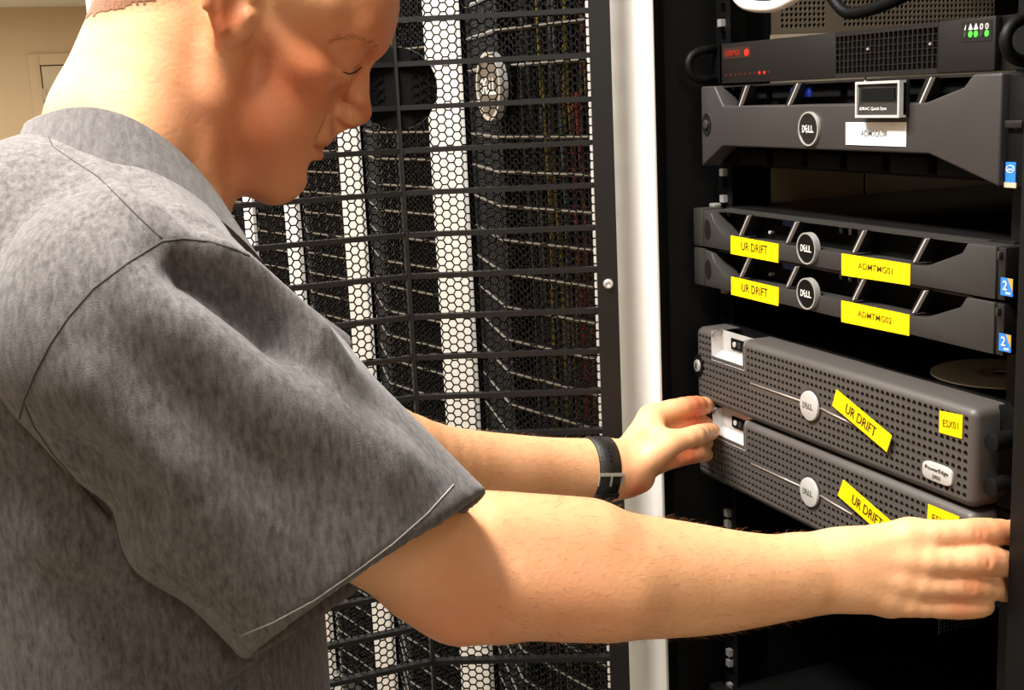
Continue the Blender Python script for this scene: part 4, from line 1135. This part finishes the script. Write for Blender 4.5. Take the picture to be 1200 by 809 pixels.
# soft folds
def fold(pts, amp, sig):
    global SV
    pts = [np.asarray(p, float) for p in pts]; dm = np.full(len(SV), 9.0); tt = np.zeros(len(SV)); tot = len(pts)-1
    for i, (a, b) in enumerate(zip(pts[:-1], pts[1:])):
        ba = b-a; h = np.clip(((SV-a)@ba)/(ba@ba), 0, 1); d = np.linalg.norm(SV-a-h[:, None]*ba, axis=1)
        better = d < dm; dm = np.where(better, d, dm); tt = np.where(better, (i+h)/tot, tt)
    fade = np.clip(np.minimum(tt, 1-tt)*5, 0, 1); fade = np.where(dm < .2, fade, 0)
    SV = SV+sn*(amp*np.exp(-(dm/sig)**2)*(.25+.75*fade))[:, None]
from mathutils.bvhtree import BVHTree
def shirt_tree(): return BVHTree.FromPolygons(SV.tolist(), SQ.tolist())
bvh = shirt_tree()
def hit(x, y, tree=None, off=0.0):
    q_ = ray(x, y); q_ = q_/np.linalg.norm(q_)
    r_ = (tree or bvh).ray_cast(Vector(CAM), Vector(q_))
    return None if r_[0] is None else np.array(r_[0])+np.array(r_[1])*off
def hits(pts, off=0.0, n=8, tree=None):
    out = []
    for i in range(len(pts)-1):
        for k in range(n):
            t_ = k/n; h_ = hit(pts[i][0]+(pts[i+1][0]-pts[i][0])*t_, pts[i][1]+(pts[i+1][1]-pts[i][1])*t_, tree, off)
            if h_ is not None: out.append(h_)
    h_ = hit(*pts[-1], tree, off)
    if h_ is not None: out.append(h_)
    return out
def pfold(pts, amp, sig):
    h_ = hits(pts, 0, 4)
    if len(h_) > 1: fold(h_, amp, sig)
pfold([(190, 298), (240, 327), (300, 372), (360, 425)], -0.024, .014)
pfold([(215, 284), (275, 318), (335, 370), (410, 440)], 0.016, .014)
pfold([(150, 335), (230, 395), (330, 465), (450, 535), (510, 580)], 0.012, .026)
pfold([(120, 370), (190, 450), (270, 530), (350, 600)], -0.0081, .022)
pfold([(90, 400), (160, 500), (230, 590)], 0.0081, .022)
pfold([(310, 400), (380, 455), (450, 500), (520, 550)], -0.004, .016)
pfold([(60, 520), (130, 560), (200, 590)], -0.0108, .02)
pfold([(20, 600), (120, 640), (240, 690)], 0.0081, .025)
pfold([(0, 560), (90, 600), (160, 610)], -0.0081, .02)
pfold([(40, 690), (150, 740), (260, 790)], -0.0081, .025)
pfold([(100, 190), (150, 235), (210, 262)], 0.0054, .012)
pfold([(130, 190), (190, 235), (250, 275)], -0.0054, .010)
SV = relax(SV, SQ, 2, .5)
shirt = np_mesh('t_shirt', SV, SQ, M['shirt'], man)
bvh = shirt_tree()
def seam(name, pts, r, m, off=.0002):
    h_ = hits(pts, off, 6)
    if len(h_) > 2: tube(name, h_, r, m, shirt, n=6)
seam('armhole_seam', [(292, 300), (275, 292), (245, 283), (215, 280), (190, 283), (150, 308), (110, 338), (80, 372), (58, 405), (40, 440), (28, 470), (22, 495)], .0009, M['seam'], -.0003)
seam('shoulder_seam', [(55, 156), (62, 172), (85, 188), (115, 207), (140, 232), (165, 257), (190, 280)], .0006, M['seam'], -.0002)
seam('side_seam', [(28, 472), (40, 500), (62, 532), (100, 575), (130, 610)], .0009, M['seam'], -.0003)
seam('hem_stitching', [(532, 568), (500, 603), (460, 638), (420, 668), (370, 703), (320, 730), (283, 745)], .0006, M['hem'], -.0001)

# collar band
def ringband(name, up, dn, thick_out, m, parent, n=56):
    V = []; F = []
    for k in range(n):
        a_ = 2*math.pi*k/n
        for (fn, o_) in ((up, 0), (up, 1), (dn, 1), (dn, 0)):
            c_, d_ = fn(a_); V.append(c_+d_*thick_out*o_)
    for k in range(n):
        j = (k+1) % n
        for q_ in range(4): F.append((k*4+q_, j*4+q_, j*4+(q_+1) % 4, k*4+(q_+1) % 4))
    o_ = mesh(name, V, F, m, parent, smooth=True); o_.data.set_sharp_from_angle(angle=1.0); return o_
def collar(lift, grow):
    def fn(a_):
        ca, sa = math.cos(a_), math.sin(a_)
        ry = (.064 if ca > 0 else .0625)+grow; rx = .0668+grow
        p = np.array([XH+rx*sa, -.660+ry*ca, 1.473-.62*((ry-grow)*ca)+.038*sa*sa+lift])
        d_ = np.array([sa, ca, .35]); return p, d_/np.linalg.norm(d_)
    return fn
ringband('collar', collar(.003, 0.0), collar(-.033, .020), .0048, M['rib'], shirt)

# close-cropped hair: a thin coat following the scalp
def local(V):
    d = V-T; return d@EF/SF, d@EU/SU, d@EW/SF
lf, lu, lw = local(BV)
nz = .5*np.sin(lf*.9+lu*.7)+.5*np.sin(lu*1.3-lw*.8+1)+.4*np.sin(lf*2.1+lw*1.7)
line = np.where(lf > 45, 62+(lf-45)*.35, np.where(lf > -2, 30+(lf+2)*.68, np.where(lf > -30, 30+(lf+2)*1.6, -15+(lf+30)*.75)))
hd_ = lu-line+nz*2
hm = (hd_ > 12) & (BV[:, 2] > 1.5) & (lf < 104) & (np.abs(lw) < 90)
ear = (np.abs(lw) > 70) & (lu < 48) & (lf > -32)
hm &= ~ear
fm = hm[BQ].all(1)
st_ = np.clip(hd_/16, 0, 1)*((BV[:, 2] > 1.5) & (lf < 104) & (np.abs(lw) < 90) & ~ear)
at = bo.data.attributes.new('stubble', 'FLOAT', 'POINT'); at.data.foreach_set('value', st_.astype(np.float32))
M['hair'] = fabric('cropped_hair', (88, 58, 40), (132, 90, 62), 700, .6)
def patch(name, fm, off, m):
    used = np.unique(BQ[fm]); idx = np.full(len(BV), -1); idx[used] = np.arange(len(used))
    return np_mesh(name, BV[used]+bn[used]*off, idx[BQ[fm]], m, man)
if fm.any(): patch('hair', fm, .0004, M['hair'])
btree = BVHTree.FromPolygons(BV.tolist(), BQ.tolist())
M['brow'] = mat('eyebrow_hair', (160, 104, 66), .7)
V = []; F = []
bl = [(388, 50), (400, 44), (415, 43), (430, 47), (444, 54)]
for i in range(110):
    t_ = random.random()*3.98; k = int(t_); q_ = t_-k
    x_ = bl[k][0]+(bl[k+1][0]-bl[k][0])*q_+random.gauss(0, 1.5); y_ = bl[k][1]+(bl[k+1][1]-bl[k][1])*q_+random.gauss(0, 2.0)
    h0 = hit(x_, y_, btree, -.0003)
    h1 = hit(x_-5.5+random.gauss(0, 1), y_+random.gauss(0, 1.5)-1.5, btree, .0012)
    if h0 is None or h1 is None: continue
    d_ = h1-h0
    if np.linalg.norm(d_) > .012: continue
    s1 = np.cross(d_, CF); s1 /= np.linalg.norm(s1)+1e-9; s2 = np.cross(d_, s1); s2 /= np.linalg.norm(s2)+1e-9; b0 = len(V)
    for q3 in range(3): V.append(h0+.00016*(math.cos(2.094*q3)*s1+math.sin(2.094*q3)*s2))
    V.append(h1)
    for q3 in range(3): F.append((b0+q3, b0+(q3+1) % 3, b0+3))
o_ = mesh('eyebrow', V, F, M['brow'], man); o_['kind'] = 'stuff'
lash = hits([(401, 84), (409, 87), (417, 84.5), (424, 78)], .0, 4, btree)
M['lash'] = mat('eyelashes', (62, 34, 22), .8)
if len(lash) > 3: tube('eyelashes', lash, [.0002]+[.0006]*(len(lash)-2)+[.0002], M['lash'], man, n=6)
# eyes behind the lowered lids
M['eye'] = mat('eye', (70, 48, 36), .15)
for s_ in (1, -1):
    bm = bmesh.new(); bmesh.ops.create_uvsphere(bm, u_segments=20, v_segments=12, radius=11.9*HS, matrix=Matrix.Translation(Vector(H(92.5, 13, 31*s_))))
    from_bm('eye', bm, M['eye'], man, smooth=True)
# short hairs on the forearms
M['armhair'] = mat('body_hair', (146, 100, 62), .6)
rng = np.random.RandomState(3)
def arm_hair(name, a_, b_, rmax, count, length):
    ax = (b_-a_); L_ = np.linalg.norm(ax); ax = ax/L_
    t_ = (BV-a_)@ax; rad = np.linalg.norm(BV-a_-t_[:, None]*ax, axis=1)
    cand = np.where((t_ > 0) & (t_ < L_) & (rad < rmax))[0]
    pick = rng.choice(cand, min(count, len(cand)), replace=False); V = []; F = []
    for i in pick:
        nrm = bn[i]; d_ = ax*rng.uniform(.5, 1.2)+nrm*rng.uniform(.35, .8)+rng.normal(0, .25, 3); d_ /= np.linalg.norm(d_)
        l_ = length*rng.uniform(.5, 1.1); p0 = BV[i]-nrm*.0005; s1 = np.cross(d_, nrm); s1 /= np.linalg.norm(s1)+1e-9; s2 = np.cross(d_, s1); r_ = .00009
        p1 = p0+d_*l_*.6; p2 = p0+(d_+ax*.5)*l_
        b0 = len(V)
        for p_, rr in ((p0, r_), (p1, r_*.8)):
            for q_ in range(3): V.append(p_+rr*(math.cos(2.094*q_)*s1+math.sin(2.094*q_)*s2))
        V.append(p2)
        for q_ in range(3): F += [(b0+q_, b0+(q_+1) % 3, b0+3+(q_+1) % 3, b0+3+q_), (b0+3+q_, b0+3+(q_+1) % 3, b0+6)]
    o_ = mesh(name, V, F, M['armhair'], man); o_['kind'] = 'stuff'
arm_hair('forearm_hair', P(560, 660, .90), P(950, 672, .995), .075, 1300, .007)
arm_hair('forearm_hair', P(480, 540, 1.19), P(690, 551, 1.30), .06, 700, .007)

# trousers and shoes
tr_ = Field()
tr_.rc((XH-.04, -.668, 1.0), (XH+.04, -.668, 1.0), .108, .108, .02)
tr_.rc((XH-.06, -.675, .90), (XH+.06, -.675, .90), .112, .112, .04)
for s_, fy_ in ((1, -.64), (-1, -.60)):
    tr_.chain([((XH+.085*s_, -.68, .86), .098), ((XH+.10*s_, -.655, .50), .068), ((XH+.11*s_, fy_-.05, .10), .056)], .02)
tr_.p.append(('pl', np.array([0, 0, .065]), np.array([0, 0, -1.0]), 0, 0, .006, 'i', None))
tr_.p.append(('pl', np.array([0, 0, 1.035]), np.array([0, 0, 1.0]), 0, 0, .006, 'i', None))
TV, TQ = tr_.mesh(.008, (XH-.32, -.95, .0), (XH+.32, -.40, 1.16))
np_mesh('trousers', relax(TV, TQ, 2), TQ, M['trouser'], man)
M['shoe'] = mat('black_leather', (26, 24, 23), .4)
for s_, fy_ in ((1, -.64), (-1, -.60)):
    sf = Field(); cx_ = XH+.115*s_
    sf.rc((cx_, fy_-.10, .045), (cx_+.008*s_, fy_+.13, .036), .042, .040, .02)
    sf.rc((cx_, fy_-.06, .075), (cx_, fy_+.03, .06), .042, .040, .03)
    sf.p.append(('pl', np.array([0, 0, .012]), np.array([0, 0, -1.0]), 0, 0, .004, 'i', None))
    V_, Q_ = sf.mesh(.006, (cx_-.09, fy_-.2, 0), (cx_+.09, fy_+.2, .16)); so = np_mesh('shoe', V_, Q_, M['shoe'], man)
    pts = []
    for k in range(28):
        a_ = 2*math.pi*k/28; pts.append((cx_+.044*math.cos(a_)*(1-.12*math.sin(a_)), fy_+.018+.165*math.copysign(abs(math.sin(a_))**.8, math.sin(a_))))
    mesh('shoe_sole', [(x, y, 0.0) for x, y in pts]+[(x, y, .014) for x, y in pts], [tuple(range(27, -1, -1)), tuple(range(28, 56))]+[(k, (k+1) % 28, 28+(k+1) % 28, 28+k) for k in range(28)], M['black2'], so)

# ------------------------------------------------------------------ watch on the far wrist
wc = P(699, 551.3, 1.3085); wax = WL-P(640, 552, 1.28); wax /= np.linalg.norm(wax)
wu = np.cross(CF, wax); wu /= np.linalg.norm(wu); wu *= np.sign(wu[2]); wv = np.cross(wax, wu); wv *= np.sign(wv@(-CF))     # wv faces the camera
watch = thing('wristwatch', 'black leather strap watch with steel buckle on the far wrist', 'wristwatch', tuple(wc))
M['strap'] = mat('black_leather_strap', (20, 19, 18), .5, noise=.25, scale=150, bump=.3, bscale=600)
AU, AV = .0328, .0268
def wp(a_, t_, o_): return wc+wu*math.cos(a_)*(AU+o_)+wv*math.sin(a_)*(AV+o_)+wax*t_
V = []; F = []; n = 64; prof = [(-.0135, .0), (-.0125, .0024), (0, .0030), (.0125, .0024), (.0135, 0), (0, -.0004)]
for k in range(n):
    for t_, o_ in prof: V.append(wp(2*math.pi*k/n, t_, o_))
mq = len(prof)
for k in range(n):
    for q_ in range(mq): F.append((k*mq+q_, ((k+1) % n)*mq+q_, ((k+1) % n)*mq+(q_+1) % mq, k*mq+(q_+1) % mq))
strap = mesh('strap', V, F, M['strap'], watch, smooth=True)
def bar(name, a0, a1, t0, t1, o0, o1, m, parent, steps=6):
    V = []; F = []
    for k in range(steps+1):
        a_ = a0+(a1-a0)*k/steps
        for t_, o_ in ((t0, o0), (t1, o0), (t1, o1), (t0, o1)): V.append(wp(a_, t_, o_))
    for k in range(steps):
        for q_ in range(4): F.append((k*4+q_, (k+1)*4+q_, (k+1)*4+(q_+1) % 4, k*4+(q_+1) % 4))
    F += [(3, 2, 1, 0), tuple(steps*4+q_ for q_ in range(4))]
    return mesh(name, V, F, m, parent)
ab = math.pi/2+.04
bk = bar('buckle', ab-.045, ab+.045, -.0148, .0148, .0025, .0042, M['chrome'], watch)
bar('buckle_side', ab-.03, ab+.34, -.0150, -.0138, .0024, .0040, M['chrome'], bk); bar('buckle_side', ab-.03, ab+.34, .0138, .0150, .0024, .0040, M['chrome'], bk)
bar('buckle_pin', ab-.02, ab+.34, -.0008, .0008, .0030, .0046, M['chrome'], bk)
bar('strap_keeper', ab+.62, ab+.80, -.0142, .0142, .0022, .0044, M['strap'], watch)
for i in range(4): bar('strap_hole', ab-.42-.14*i, ab-.38-.14*i, -.0012, .0012, .0028, .0034, M['black2'], strap, 2)
V = []; F = []; n = 36
for r_, o_ in ((.019, .0), (.020, .002), (.020, .009), (.018, .0105), (.0175, .0095)):
    for k in range(n): V.append(wc-wv*(AV+o_)+wu*r_*math.cos(2*math.pi*k/n)+wax*r_*math.sin(2*math.pi*k/n))
for i in range(4):
    for k in range(n): F.append((i*n+k, i*n+(k+1) % n, (i+1)*n+(k+1) % n, (i+1)*n+k))
F.append(tuple(range(n))); case = mesh('watch_case', V, F, M['chrome'], watch, smooth=True)
mesh('dial', [wc-wv*(AV+.0095)+wu*.0175*math.cos(2*math.pi*k/n)+wax*.0175*math.sin(2*math.pi*k/n) for k in range(n)], [tuple(range(n))], M['paper'], watch)
bar('crown', -math.pi/2-.05, -math.pi/2+.05, -.023, -.0195, .004, .0075, M['chrome'], watch)
